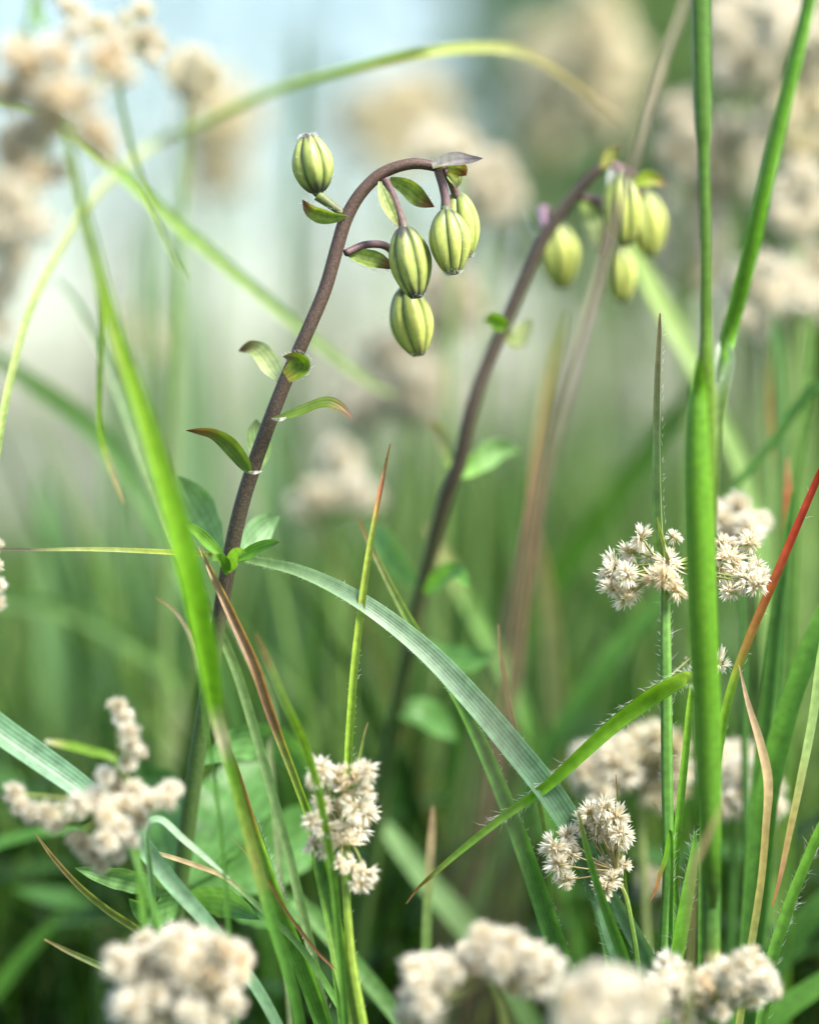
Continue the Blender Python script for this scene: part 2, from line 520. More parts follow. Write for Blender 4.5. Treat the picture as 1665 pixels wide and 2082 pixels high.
def flower_head(parent, x, y, r, d, tint='cream', detail=False, n=18):
    p = P(x, y, d); rad_ = px(r, d)
    o = bpy.data.objects.new('flower_head', CORE if detail else rng.choice(HEADS[tint])); col.objects.link(o)
    o.parent = parent; o.location = p - world_loc(parent)
    o.scale = (rad_,) * 3
    if True:
        if detail: o.scale = (rad_ * rng.uniform(.9, 1.3), rad_ * rng.uniform(.9, 1.3), rad_ * rng.uniform(.8, 1.15))
        o.rotation_euler = (rng.uniform(0, 6.28), rng.uniform(0, 6.28), rng.uniform(0, 6.28))
    if detail:
        for v, ln, st in head_dirs(n, rng):
            f = bpy.data.objects.new('floret', rng.choice(FLORET_ME[tint])); col.objects.link(f)
            f.parent = o; f.location = v * st
            f.rotation_mode = 'QUATERNION'
            f.rotation_quaternion = v.to_track_quat('Z', 'Y') @ Quaternion((0, 0, 1), rng.uniform(0, 6.28))
            k = ln * 1.02; f.scale = (k * 1.2, k * 1.2, k)
    return o

def woodrush(label, heads, culm, d, tint='cream', detail=False, group=None, culm_col=MID, jitter=0.012, n=18, hair=0, fork=None, bcol=OLI, flat=0.6, root=True, bw=5):
    """culm: traced from the flowers downwards; heads: (x, y, r[, depth offset]); branches run from the fork point"""
    pts, wid, ts = path(culm, d, root)
    t = empty('woodrush', pts[-1])
    tag(t, label, 'flower', group)
    V, C, U, F = tube_data(pts, wid, ts, stopify(culm_col), 10, flat)
    st = mesh_obj('stem', V, F, M_CULM, t, C, U, pts[-1])
    if hair: hairs_on(st, pts, wid, frames(pts, 0, 0), hair, 0, 0.55, (0.0015, 0.0035))
    fk = fork or (culm[0][0], culm[0][1])
    fd = culm[0][3] if len(culm[0]) > 3 else d
    for h in heads:
        hd = d + (h[3] if len(h) > 3 else rng.uniform(-jitter, jitter))
        tn = h[4] if len(h) > 4 else tint
        flower_head(t, h[0], h[1], h[2], hd, tn, detail, n)
        mx, my = (fk[0] + h[0]) / 2 + rng.uniform(-6, 6), (fk[1] + h[1]) / 2 + rng.uniform(-4, 8)
        part_tube('branch', t, [(h[0], h[1], bw, hd), (mx, my, bw, (fd + hd) / 2), (fk[0], fk[1], bw + 1, fd)], d, bcol, M_CULM, sides=6)
    return t

def fill(cx, cy, rx, ry, n, r, dd=0.02, tint='cream'):
    out = []; tries = 0
    while len(out) < n and tries < 900:
        tries += 1
        a = rng.uniform(0, 6.28); q = math.sqrt(rng.random())
        x, y = cx + rx * q * math.cos(a), cy + ry * q * math.sin(a)
        if all((x - o[0]) ** 2 + (y - o[1]) ** 2 > (r * 0.75) ** 2 for o in out) or tries > 500:
            out.append((x, y, r * rng.uniform(0.85, 1.2), rng.uniform(-dd, dd), tint))
    return out

# ================================================================== ground
n = 60
gx = np.concatenate([np.linspace(-1500, -6, 10), np.linspace(-5, 5, 41), np.linspace(6, 1500, 10)])
gy = np.concatenate([[-1500, -300, -60, -12, -4], np.linspace(-3, 9, 49), [12, 20, 40, 90, 200, 500, 1500]])
V = []
gr = random.Random(3)
for yy in gy:
    for xx in gx:
        near = abs(xx) <= 5 and -3 <= yy <= 9
        V.append((xx, yy, -0.006 + (gr.uniform(-0.012, 0.0) if near else -0.012)))
nx = len(gx)
F = [(j * nx + i, j * nx + i + 1, (j + 1) * nx + i + 1, (j + 1) * nx + i) for j in range(len(gy) - 1) for i in range(nx - 1)]
go = mesh_obj('ground', V, F, ground_mat(), None)
tag(go, 'dark mossy soil under the meadow plants', None, None, 'structure')

wm_ = bpy.data.materials.new('still_water'); wm_.use_nodes = True
wb = wm_.node_tree.nodes['Principled BSDF']; wb.inputs['Base Color'].default_value = (0.02, 0.03, 0.025, 1); wb.inputs['Roughness'].default_value = 0.06; wb.inputs['IOR'].default_value = 1.33
wn = wm_.node_tree.nodes.new('ShaderNodeTexNoise'); wn.inputs['Scale'].default_value = 3.0
wbp = wm_.node_tree.nodes.new('ShaderNodeBump'); wbp.inputs['Strength'].default_value = 0.15; wbp.inputs['Distance'].default_value = 0.02
wm_.node_tree.links.new(wn.outputs[0], wbp.inputs['Height']); wm_.node_tree.links.new(wbp.outputs[0], wb.inputs['Normal'])
V = []
for k in range(40):
    a = 2 * math.pi * k / 40
    V.append((-9.6 + 9.4 * math.cos(a) * (1 + .03 * math.sin(5 * a)), 30 + 26 * math.sin(a) * (1 + .04 * math.cos(3 * a)), 0.003))
tag(mesh_obj('water', V, [tuple(range(40))], wm_, None), 'still pale pond seen through the gap in the grass', None, None, 'structure')

# ================================================================== shrubs far behind
def shrub_mesh(seed, n=2600, leaf_=0.075):
    r = random.Random(seed); V, C, F = [], [], []
    lobes = [(Vector((r.uniform(-.55, .55), r.uniform(-.45, .45), r.uniform(.25, .92))), r.uniform(.2, .38)) for _ in range(16)]
    for _ in range(n):
        c, rr = r.choice(lobes)
        v = Vector((r.gauss(0, 1), r.gauss(0, 1), r.gauss(0, 1))).normalized() * rr * r.uniform(.55, 1.05)
        p = c + v
        if p.z < 0.02: continue
        s = leaf_ * r.uniform(.6, 1.3)
        a = Vector((r.gauss(0, 1), r.gauss(0, 1), r.gauss(0, .6))).normalized(); b = a.cross(v).normalized()
        k = len(V)
        V += [p - a * s * .5, p + b * s * .24 , p + a * s * .5, p - b * s * .24]
        g = r.uniform(0.6, 1.35); cc = np.array((0.075, 0.14, 0.035)) * g if r.random() < .7 else np.array((0.11, 0.17, 0.06)) * g
        C += [cc] * 4; F.append((k, k + 1, k + 2, k + 3))
    return raw_mesh('crown', V, np.array(C), F, M_FOLI)

def stems_mesh(seed):
    r = random.Random(seed); V, C, F = [], [], []
    for _ in range(9):
        a = r.uniform(0, 6.28); p0 = Vector((r.uniform(-.05, .05), r.uniform(-.05, .05), -0.02)); p1 = Vector((math.cos(a) * .45, math.sin(a) * .38, r.uniform(.5, .85)))
        pts = [p0.lerp(p1, q) + Vector((0, 0, .14 * math.sin(q * 3.14))) for q in np.linspace(0, 1, 7)]
        b = len(V)
        for i, p in enumerate(pts):
            w_ = 0.022 * (1 - i / 8)
            for j in range(5):
                V.append(p + Vector((math.cos(j * 1.2566), math.sin(j * 1.2566), 0)) * w_); C.append((0.09, 0.07, 0.05))
            if i:
                for j in range(5):
                    F.append((b + (i - 1) * 5 + j, b + (i - 1) * 5 + (j + 1) % 5, b + i * 5 + (j + 1) % 5, b + i * 5 + j))
    return raw_mesh('trunk', V, np.array(C), F, M_BARK)

SHM = [shrub_mesh(5 + i) for i in range(3)]; STM = [stems_mesh(25 + i) for i in range(3)]
for i, (x, y, sx, sz) in enumerate(SHRUBS := [(1.65, 9.5, 2.1, 2.6), (3.2, 8.2, 2.4, 2.4), (2.6, 13.5, 3.4, 3.8), (5.4, 12.0, 3.2, 3.6), (2.4, 19.0, 3.0, 4.4), (8.5, 15.0, 4.0, 4.6)]):
    e = empty('shrub', (x, y, 0)); e.scale = (sx, sx, sz); e.rotation_euler = (0, 0, i * 1.7)
    tag(e, 'soft green leafy shrub far behind the lilies and flowering grass', 'shrub', 'shrubs at the back of the meadow')
    for me, nm in ((SHM[i % 3], 'crown'), (STM[i % 3], 'trunk')):
        o = bpy.data.objects.new(nm, me); col.objects.link(o); o.parent = e

def birch_mesh(seed):
    r = random.Random(seed); V, C, F = [], [], []
    for _ in range(1500):
        p = Vector((r.gauss(0, .34), r.gauss(0, .34), r.uniform(.02, 1)))
        if r.random() < .35: p.x *= 1.5
        s_ = .05 * r.uniform(.6, 1.3); a = Vector((r.gauss(0, 1), r.gauss(0, 1), r.gauss(0, 1))).normalized(); b = a.orthogonal().normalized()
        k = len(V); V += [p - a * s_ * .5, p + b * s_ * .3, p + a * s_ * .5, p - b * s_ * .3]
        cc = np.array((0.09, 0.15, 0.06)) * r.uniform(.7, 1.3); C += [cc] * 4; F.append((k, k + 1, k + 2, k + 3))
    return raw_mesh('crown', V, np.array(C), F, M_FOLI)
BIM = birch_mesh(77)
for i, (x, y, sx, sz, lb) in enumerate([(-1.9, 24.0, 1.5, 4.2, 'thin airy tree standing in the bright gap behind the peach plume'), (-0.75, 27.0, 1.2, 4.6, 'thin airy tree standing in the bright gap above the lone upright bud'), (-4.4, 30.0, 2.0, 5.0, 'thin airy tree at the far end of the pond')]):
    e = empty('airy_tree', (x, y, 0)); e.scale = (sx, sx, sz); tag(e, lb, 'tree', 'thin trees beyond the pond')
    for me, nm in ((BIM, 'crown'), (STM[i % 3], 'trunk')):
        o = bpy.data.objects.new(nm, me); col.objects.link(o); o.parent = e

# ================================================================== uncountable meadow grass and undergrowth
def grass_mass(name, label, count, place, hgt, wid_, cols_, seed, seg=5):
    r = np.random.default_rng(seed); rr = random.Random(seed)
    V, C, F = [], [], []
    for _ in range(count):
        x, y = place(rr)
        h = hgt(rr, x, y); wd = rr.uniform(*wid_)
        a = rr.uniform(0, 6.28); lean = rr.uniform(.05, .55) * h; fa = rr.uniform(0, 6.28)
        sx, sy = math.cos(fa) * wd / 2, math.sin(fa) * wd / 2
        base = np.array(rr.choice(cols_)) * rr.uniform(.75, 1.25)
        b = len(V)
        for i in range(seg + 1):
            q = i / seg; k = (1 - q ** 2.2) * 1.0 + 0.02
            ox = math.cos(a) * lean * q * q; oy = math.sin(a) * lean * q * q
            z = h * (q - 0.18 * (lean / h) * q * q * 2)
            V.append((x + ox - sx * k, y + oy - sy * k, z - .004)); V.append((x + ox + sx * k, y + oy + sy * k, z - .004))
            C += [base, base]
            if i: F.append((b + 2 * i - 2, b + 2 * i - 1, b + 2 * i + 1, b + 2 * i))
    o = mesh_obj(name, V, F, M_FOLI, None, C, None)
    return tag(o, label, 'grass', None, 'stuff')

GC = [(0.03, 0.10, 0.008), (0.016, 0.055, 0.007), (0.016, 0.055, 0.007), (0.055, 0.16, 0.008), (0.045, 0.115, 0.014), (0.06, 0.13, 0.03), (0.15, 0.25, 0.055), (0.09, 0.11, 0.025)]
def pl_far(r):
    y = 1.5 + 7.5 * r.random() ** 2.0
    return r.uniform(-1, 1) * (0.30 + y * 0.2), y
def h_far(r, x, y):
    u = x / y * FPX + 832          # bearing: the gap with open water behind keeps lower grass
    if 250 < u < 720 and y > 1.9: return r.uniform(.22, .36)
    if u <= 250: return r.uniform(.30, .44)
    if u > 860 and y > 2.2: return r.uniform(.34, .48 + .035 * y)
    return r.uniform(.30, .42) + (0.14 * r.random() if r.random() < .5 else 0)
grass_mass('meadow_grass', 'dense soft green meadow grass filling the ground behind the flowers', 11000, pl_far, h_far, (.003, .010), GC, 4)
def pl_low(r): return r.uniform(-.5, .5), r.uniform(.55, 1.6)
grass_mass('low_grass', 'short grass at the foot of the flowering stems', 2600, pl_low, lambda r, x, y: r.uniform(.05, .17), (.002, .005), [(0.05, 0.13, 0.02), (0.03, 0.085, 0.016), (0.07, 0.14, 0.06), (0.1, 0.13, 0.04)], 9)

def undergrowth():
    r = random.Random(21); V, C, F = [], [], []
    for _ in range(2600):
        y = r.uniform(1.36, 2.8); x = r.uniform(-1, 1) * (0.22 + (y - 1.3) * .28)
        z = r.uniform(.03, .30 if y < 2 else .34)
        ln = r.uniform(.025, .06); wd = ln * r.uniform(.3, .5)
        a = r.uniform(0, 6.28); el = r.uniform(-.3, .7)
        t = Vector((math.cos(a) * math.cos(el), math.sin(a) * math.cos(el), math.sin(el))); s = t.cross(Vector((r.gauss(0, .3), r.gauss(0, .3), 1))).normalized(); nn = s.cross(t)
        p = Vector((x, y, z)); b = len(V)
        cc = np.array(r.choice([(0.045, 0.12, 0.028), (0.02, 0.06, 0.014), (0.02, 0.06, 0.014), (0.05, 0.13, 0.05)])) * r.uniform(.6, 1.2)
        for i in range(6):
            q = i / 5; k = math.sin(math.pi * min(1, .04 + q * .96)) ** .8 * wd / 2 + .0003
            c0 = p + t * ln * q - nn * (ln * .25 * q * q)
            V += [c0 - s * k, c0 + nn * -k * .25, c0 + s * k]; C += [cc] * 3
            if i:
                o = b + 3 * i
                F += [(o - 3, o - 2, o + 1, o), (o - 2, o - 1, o + 2, o + 1)]
        # its stalk to the soil
        b = len(V); g = Vector((x + r.uniform(-.03, .03), y + r.uniform(-.03, .03), -.004))
        for q in (0, .5, 1):
            c0 = p.lerp(g, q); V += [c0 - Vector((.0007, 0, 0)), c0 + Vector((.0007, 0, 0))]; C += [cc * .8] * 2
        F += [(b, b + 1, b + 3, b + 2), (b + 2, b + 3, b + 5, b + 4)]
    o = mesh_obj('undergrowth', V, F, M_FOLI, None, C, None)
    tag(o, 'shaded broad-leaved undergrowth below the meadow flowers', 'undergrowth', None, 'stuff')
undergrowth()

# ================================================================== the sharp lily
SB = [(0, BRN), (0.35, (0.07, 0.042, 0.034)), (0.6, (0.045, 0.034, 0.025)), (0.745, (0.04, 0.035, 0.02)), (0.775, (0.07, 0.14, 0.03)), (1, (0.05, 0.12, 0.025))]
pts, wid, ts = path([(905, 347, 17), (876, 336, 21), (840, 332, 23), (800, 341, 24), (765, 360, 25), (730, 397, 26), (703, 445, 28), (686, 500, 28), (660, 590, 28), (622, 680, 28),
                     (582, 770, 29, 1.202), (547, 860, 30, 1.204), (515, 950, 31, 1.207), (490, 1032, 31, 1.21), (470, 1122, 32, 1.214), (447, 1250, 31, 1.22), (424, 1400, 33, 1.228),
                     (398, 1560, 34, 1.238), (374, 1740, 34, 1.25), (352, 1900, 34, 1.262), (332, 2080, 34, 1.275)], 1.2, True)
lily = empty('lily_plant', pts[-1])
tag(lily, 'sharp lily with purple-brown arching stem and five ribbed yellow-green buds', 'lily', 'lilies in bud')
V, C, U, F = tube_data(pts, wid, ts, SB, 14)
mesh_obj('stem', V, F, M_STEM, lily, C, U, pts[-1])
PED = [(0, (0.16, 0.12, 0.10)), (0.5, (0.13, 0.075, 0.085)), (1, (0.11, 0.06, 0.07))]
GPED = [(0, (0.13, 0.18, 0.05)), (1, (0.10, 0.10, 0.06))]
part_tube('pedicel', lily, [(646, 396, 24), (662, 408, 20), (684, 424, 17), (704, 440, 15)], 1.2, GPED, M_STEM)
bud(lily, (646, 392), (625, 271), 90, 1.2, spin=1.57, purple=1.0, fuzz=260)
part_tube('pedicel', lily, [(822, 466, 22), (812, 432, 16), (798, 396, 16), (782, 362, 17)], 1.197, PED, M_STEM)
bud(lily, (820, 460), (847, 606), 89, 1.197, spin=1.35, purple=1.0, fuzz=70)
part_tube('pedicel', lily, [(907, 432, 24), (906, 405, 19), (900, 376, 18), (890, 345, 17)], 1.197, PED, M_STEM)
bud(lily, (906, 425), (921, 558), 86, 1.195, spin=0.9, purple=0.6, fuzz=220, hue=0.04)
part_tube('pedicel', lily, [(930, 402, 20, 1.213), (918, 372, 17, 1.21), (903, 345, 16, 1.203)], 1.21, PED, M_STEM)
bud(lily, (928, 390), (948, 524), 78, 1.215, spin=2.0, purple=0.5, fuzz=80)
part_tube('pedicel', lily, [(826, 592, 20, 1.222), (815, 542, 17, 1.22), (788, 502, 16, 1.215), (745, 497, 16, 1.205), (702, 514, 15, 1.2)], 1.21, PED, M_STEM)
bud(lily, (824, 582), (852, 724), 93, 1.226, spin=1.75, purple=0.5, fuzz=60, hue=0.05)
BR = [(0, (0.14, 0.035, 0.03)), (0.22, (0.20, 0.12, 0.04)), (0.4, (0.22, 0.29, 0.05)), (1, (0.24, 0.33, 0.08))]
BRP = [(0, (0.16, 0.11, 0.07)), (0.3, (0.33, 0.40, 0.13)), (1, (0.38, 0.46, 0.20))]
leaf(lily, [(615, 405), (635, 424), (668, 432), (706, 438)], 30, 1.197, BR, 30, 20, 0.7, 'bract', 0.55, M_BRACT, 30)
leaf(lily, [(812, 462), (798, 440), (782, 408), (770, 368)], 26, 1.196, BRP, 25, 0, 0.5, 'bract', 0.65, M_BRACT, 14)
leaf(lily, [(883, 420), (856, 402), (828, 378), (792, 364)], 38, 1.202, BR, -28, 10, 0.35, 'bract', 0.5, M_BRACT, 30, base=0.3)
leaf(lily, [(800, 546), (772, 534), (742, 526), (704, 514)], 36, 1.203, BR, 25, 0, 0.5, 'bract', 0.5, M_BRACT, 50, base=0.3)
leaf(lily, [(982, 321), (955, 328), (925, 332), (880, 342)], 25, 1.195, [(0, (0.06, 0.05, 0.06)), (0.4, (0.17, 0.15, 0.16)), (1, (0.28, 0.27, 0.24))], 35, 30, 0.6, 'bract', 0.6, M_BRACT, 40, base=0.5)
leaf(lily, [(948, 356), (938, 345), (920, 340), (895, 338)], 34, 1.203, [(0, (0.14, 0.03, 0.02)), (0.3, (0.20, 0.13, 0.03)), (0.6, (0.33, 0.36, 0.05)), (1, (0.33, 0.38, 0.1))], -20, 0, 0.4, 'bract', 0.4, M_BRACT, 16, base=0.5)
leaf(lily, [(928, 382), (926, 366), (918, 350), (903, 342)], 30, 1.205, BRP, 15, 0, 0.4, 'bract', 0.5, M_BRACT, 8, base=0.5)
LG = [(0, (0.13, 0.035, 0.025)), (0.2, (0.15, 0.11, 0.03)), (0.38, (0.11, 0.17, 0.025)), (1, (0.11, 0.19, 0.03))]
leaf(lily, [(576, 724), (600, 728), (614, 742), (600, 756), (583, 768)], 42, 1.19, [(0, (0.14, 0.08, 0.06)), (0.3, (0.12, 0.2, 0.015)), (0.7, (0.12, 0.2, 0.012)), (1, (0.2, 0.18, 0.03))], 20, 0, 0.5, 'leaf', 0.5, M_BRACT, 50, base=0.6)
leaf(lily, [(485, 713, 1.235), (510, 706, 1.23), (533, 722, 1.22), (552, 750, 1.212), (578, 782, 1.205)], 44, 1.22, [(0, (0.10, 0.04, 0.02)), (0.25, (0.20, 0.17, 0.04)), (0.4, (0.42, 0.50, 0.18)), (1, (0.44, 0.52, 0.28))], -25, 0, 0.3, 'leaf', 0.62, M_LEAF, 0, base=0.3)
leaf(lily, [(718, 854), (692, 832), (660, 822), (622, 834), (590, 845), (556, 852)], 22, 1.198, LG, 48, -15, 0.5, 'leaf', 0.35, M_LEAF, 10, base=0.3)
leaf(lily, [(378, 875), (430, 878), (470, 903), (495, 935), (508, 960)], 34, 1.195, LG, 38, -10, 0.4, 'leaf', 0.6, M_LEAF, 0, base=0.3)
leaf(lily, [(520, 852, 1.225), (522, 880, 1.224), (530, 915, 1.222), (524, 955, 1.215)], 48, 1.22, [(0, (0.16, 0.2, 0.08)), (0.4, (0.22, 0.34, 0.12)), (1, (0.25, 0.36, 0.12))], 10, 0, 0.3, base=0.3)
# pale node scars
for (x0, y0, x1, y1) in ((552, 851, 584, 848), (500, 959, 532, 958)):
    part_ribbon('leaf_scar', lily, [(x0, y0, 3, 1.199), ((x0 + x1) / 2, y0 + 2, 7, 1.189), (x1, y1, 3, 1.199)], 1.19, (0.45, 0.42, 0.40), 0, 0, 0.2, M_BRACT)
# upper whorl
WG = (0.17, 0.33, 0.10)
leaf(lily, [(362, 968, 1.245), (388, 1010, 1.245), (420, 1062, 1.238), (455, 1132, 1.218)], 78, 1.24, [(0, (0.2, 0.36, 0.13)), (1, (0.2, 0.36, 0.12))], 18, 5, 0.25)
leaf(lily, [(569, 1050, 1.236), (540, 1066, 1.234), (510, 1096, 1.228), (475, 1136, 1.218)], 56, 1.23, (0.22, 0.38, 0.17), -18, 0, 0.25)
leaf(lily, [(569, 1102, 1.19), (545, 1110, 1.195), (515, 1122, 1.2), (474, 1142, 1.205)], 26, 1.2, [(0, (0.1, 0.09, 0.03)), (0.15, MID), (1, BRT)], 30, 0, 0.4)
leaf(lily, [(362, 1056, 1.18), (395, 1080, 1.19), (430, 1112, 1.2), (460, 1140, 1.208)], 24, 1.2, (0.14, 0.30, 0.04), -30, 0, 0.4)
leaf(lily, [(500, 1128, 1.17), (490, 1126, 1.18), (478, 1134, 1.195), (466, 1158, 1.208)], 30, 1.18, (0.15, 0.31, 0.04), 10, 0, 0.5, base=0.4)
leaf(lily, [(430, 1140, 1.175), (442, 1136, 1.185), (455, 1146, 1.2), (464, 1166, 1.21)], 24, 1.18, (0.13, 0.28, 0.04), -12, 0, 0.5, base=0.4)
# big lower leaves
BL = (0.085, 0.21, 0.05); BL2 = (0.12, 0.27, 0.08)
leaf(lily, [(638, 1608, 1.285), (600, 1538, 1.28), (540, 1503, 1.27), (470, 1510, 1.255), (408, 1552, 1.24)], 74, 1.27, BL2, -28, 0, 0.3)
leaf(lily, [(535, 1548, 1.32), (500, 1600, 1.31), (450, 1680, 1.29), (385, 1800, 1.258)], 150, 1.29, BL, 15, 0, 0.2)
leaf(lily, [(690, 1650, 1.33), (620, 1690, 1.32), (520, 1750, 1.29), (385, 1815, 1.258)], 130, 1.3, BL, -20, 0, 0.25)
leaf(lily, [(262, 1828, 1.2), (300, 1850, 1.215), (340, 1842, 1.235), (372, 1832, 1.255)], 62, 1.21, BL2, 25, 0, 0.35)
leaf(lily, [(528, 1870, 1.2), (480, 1838, 1.215), (430, 1828, 1.235), (370, 1832, 1.255)], 60, 1.21, BL2, -30, 0, 0.35)
leaf(lily, [(285, 1545, 1.30), (310, 1600, 1.3), (340, 1700, 1.28), (368, 1815, 1.256)], 120, 1.28, (0.075, 0.19, 0.05), 22, 0, 0.25)
leaf(lily, [(152, 1765, 1.19), (215, 1778, 1.2), (290, 1795, 1.225), (360, 1822, 1.255)], 46, 1.2, (0.17, 0.32, 0.12), 25, 0, 0.35)
leaf(lily, [(660, 1860, 1.34), (560, 1850, 1.32), (460, 1830, 1.285), (375, 1826, 1.256)], 90, 1.3, BL, 25, 0, 0.25)

# ================================================================== the soft lily behind
D2 = 1.31
S2 = [(0, (0.036, 0.026, 0.02)), (0.5, (0.045, 0.036, 0.024)), (0.62, (0.06, 0.07, 0.025)), (0.8, (0.06, 0.12, 0.025)), (1, (0.06, 0.14, 0.03))]
pts, wid, ts = path([(1232, 330, 17), (1210, 350, 22), (1170, 394, 25), (1110, 476, 27), (1070, 560, 27), (1030, 650, 27), (990, 742, 28), (960, 830, 29), (934, 940, 31, 1.315), (908, 1008, 31, 1.32), (880, 1112, 31, 1.33),
                     (855, 1212, 32, 1.34), (830, 1330, 33, 1.35), (810, 1430, 33, 1.36), (785, 1560, 34, 1.375), (760, 1720, 34, 1.39), (730, 1900, 34, 1.41), (705, 2080, 34, 1.43)], D2, True)
lily2 = empty('lily_plant', pts[-1])
tag(lily2, 'out of focus lily with brown nodding stem and pale buds beside the tall grass stem', 'lily', 'lilies in bud')
V, C, U, F = tube_data(pts, wid, ts, S2, 12)
mesh_obj('stem', V, F, M_STEM, lily2, C, U, pts[-1])
part_tube('pedicel', lily2, [(1268, 368, 22), (1258, 345, 20), (1240, 332, 18), (1225, 336, 18)], D2, PED, M_STEM)
bud(lily2, (1262, 356), (1272, 500), 84, 1.295, spin=0.4, purple=0.6, fuzz=0, hue=0.06)
part_tube('pedicel', lily2, [(1306, 392), (1290, 362), (1262, 340), (1228, 335)] and [(1306, 396, 18, 1.33), (1292, 364, 17, 1.325), (1264, 342, 16, 1.315), (1228, 335, 16, 1.31)], D2, PED, M_STEM)
bud(lily2, (1304, 385), (1324, 522), 80, 1.335, spin=1.1, purple=0.5, fuzz=0, hue=0.06)
part_tube('pedicel', lily2, [(1260, 510, 16, 1.33), (1252, 460, 15, 1.33), (1225, 410, 15, 1.322), (1180, 400, 15, 1.312)], D2, PED, M_STEM)
bud(lily2, (1262, 500), (1266, 616), 62, 1.33, spin=0.2, purple=0.6, fuzz=0, hue=0.06)
part_tube('pedicel', lily2, [(1128, 462, 16, 1.345), (1112, 430, 18, 1.34), (1102, 428, 20, 1.33), (1108, 470, 16, 1.315)], D2, [(0, PUR), (1, (0.2, 0.13, 0.18))], M_STEM)
bud(lily2, (1128, 452), (1144, 588), 84, 1.35, spin=0.8, purple=0.5, fuzz=0, hue=0.05)
leaf(lily2, [(1212, 508), (1210, 470), (1200, 435), (1186, 402)], 52, 1.325, [(0, (0.12, 0.14, 0.07)), (0.5, (0.36, 0.44, 0.2)), (1, (0.2, 0.3, 0.05))], 20, 0, 0.5, 'bract', 0.5, M_BRACT)
part_tube('pedicel', lily2, [(1224, 520, 13), (1235, 480, 13), (1226, 430, 13), (1190, 398, 14)], 1.318, [(0, (0.06, 0.08, 0.03)), (1, (0.06, 0.06, 0.04))], M_STEM)
leaf(lily2, [(1258, 293), (1248, 308), (1238, 322), (1222, 342)], 26, 1.3, [(0, (0.12, 0.05, 0.04)), (0.4, (0.22, 0.24, 0.05)), (1, (0.4, 0.36, 0.1))], 20, 0, 0.4, 'bract', 0.5, M_BRACT)
leaf(lily2, [(1356, 376), (1335, 366), (1312, 364), (1280, 370), (1245, 345)], 30, 1.3, [(0, (0.10, 0.02, 0.015)), (0.3, (0.22, 0.24, 0.02)), (0.6, (0.24, 0.34, 0.03)), (1, (0.15, 0.12, 0.12))], 20, 0, 0.4, 'bract', 0.4, M_BRACT)
leaf(lily2, [(1246, 440), (1252, 400), (1250, 370), (1240, 340)], 42, 1.302, [(0, (0.3, 0.34, 0.3)), (1, (0.4, 0.44, 0.42))], 20, 0, 0.4, 'bract', 0.5, M_BRACT)
leaf(lily2, [(1068, 425), (1080, 450), (1092, 470), (1104, 482)], 18, 1.33, (0.4, 0.45, 0.38), 20, 0, 0.4, 'bract', 0.5, M_BRACT)
leaf(lily2, [(985, 655), (1000, 648), (1016, 656), (1030, 664)], 34, 1.29, (0.17, 0.34, 0.02), 15, 0, 0.4, base=0.5)
leaf(lily2, [(1075, 645, 1.34), (1062, 672, 1.335), (1045, 690, 1.33), (1022, 680, 1.315)], 36, 1.33, (0.36, 0.42, 0.16), 20, 0, 0.4, base=0.4)
leaf(lily2, [(1058, 914, 1.34), (1015, 912, 1.335), (975, 932, 1.325), (930, 968, 1.315)], 52, 1.33, [(0, (0.22, 0.38, 0.15)), (0.6, (0.2, 0.36, 0.12)), (1, BRT)], -22, 0, 0.3, base=0.3)
leaf(lily2, [(866, 852, 1.35), (896, 880, 1.345), (914, 920, 1.335), (926, 962, 1.318)], 30, 1.33, [(0, TAN), (0.4, (0.36, 0.36, 0.15)), (1, (0.18, 0.34, 0.04))], 25, 0, 0.4, base=0.3)
leaf(lily2, [(755, 1062, 1.38), (775, 1100, 1.37), (810, 1145, 1.36), (856, 1198, 1.34)], 56, 1.36, [(0, (0.15, 0.33, 0.12)), (1, (0.16, 0.34, 0.05))], 22, 0, 0.3)
leaf(lily2, [(955, 1195, 1.29), (930, 1170, 1.3), (900, 1175, 1.315), (862, 1206, 1.335)], 44, 1.31, (0.11, 0.27, 0.05), 22, 0, 0.3)
leaf(lily2, [(1010, 1330, 1.33), (960, 1345, 1.335), (900, 1340, 1.34), (838, 1300, 1.345)], 60, 1.34, (0.10, 0.24, 0.06), 25, 0, 0.3)
leaf(lily2, [(930, 1505, 1.37), (890, 1470, 1.365), (850, 1450, 1.36), (806, 1452, 1.36)], 64, 1.37, BL, 25, 0, 0.3)

# ================================================================== dry brown stem leaning towards the viewer, with a grass strand
blade('blurred dry brownish-pink grass stem crossing over the soft lily buds',
      [(1412, -60, 10, 1.05), (1388, 20, 11, 1.05), (1340, 150, 12, 1.045), (1300, 300, 13, 1.04), (1252, 452, 15, 1.04), (1212, 600, 16, 1.035), (1166, 756, 16, 1.02), (1132, 880, 16, 1.0), (1096, 1025, 16, 0.97), (1068, 1160, 15, 0.93), (1042, 1300, 14, 0.88), (1015, 1460, 13, 0.8), (990, 1640, 12, 0.7), (970, 1900, 12, 0.6), (960, 2300, 12, 0.52)],
      1.08, [(0, (0.34, 0.29, 0.21)), (0.3, (0.20, 0.15, 0.11)), (0.42, (0.07, 0.05, 0.034)), (0.62, (0.08, 0.055, 0.036)), (0.75, (0.13, 0.095, 0.06)), (1, (0.3, 0.22, 0.14))], True, 20, 0, 0.5, name='dry_grass_stem', cat='grass stem', mat=M_CULM)
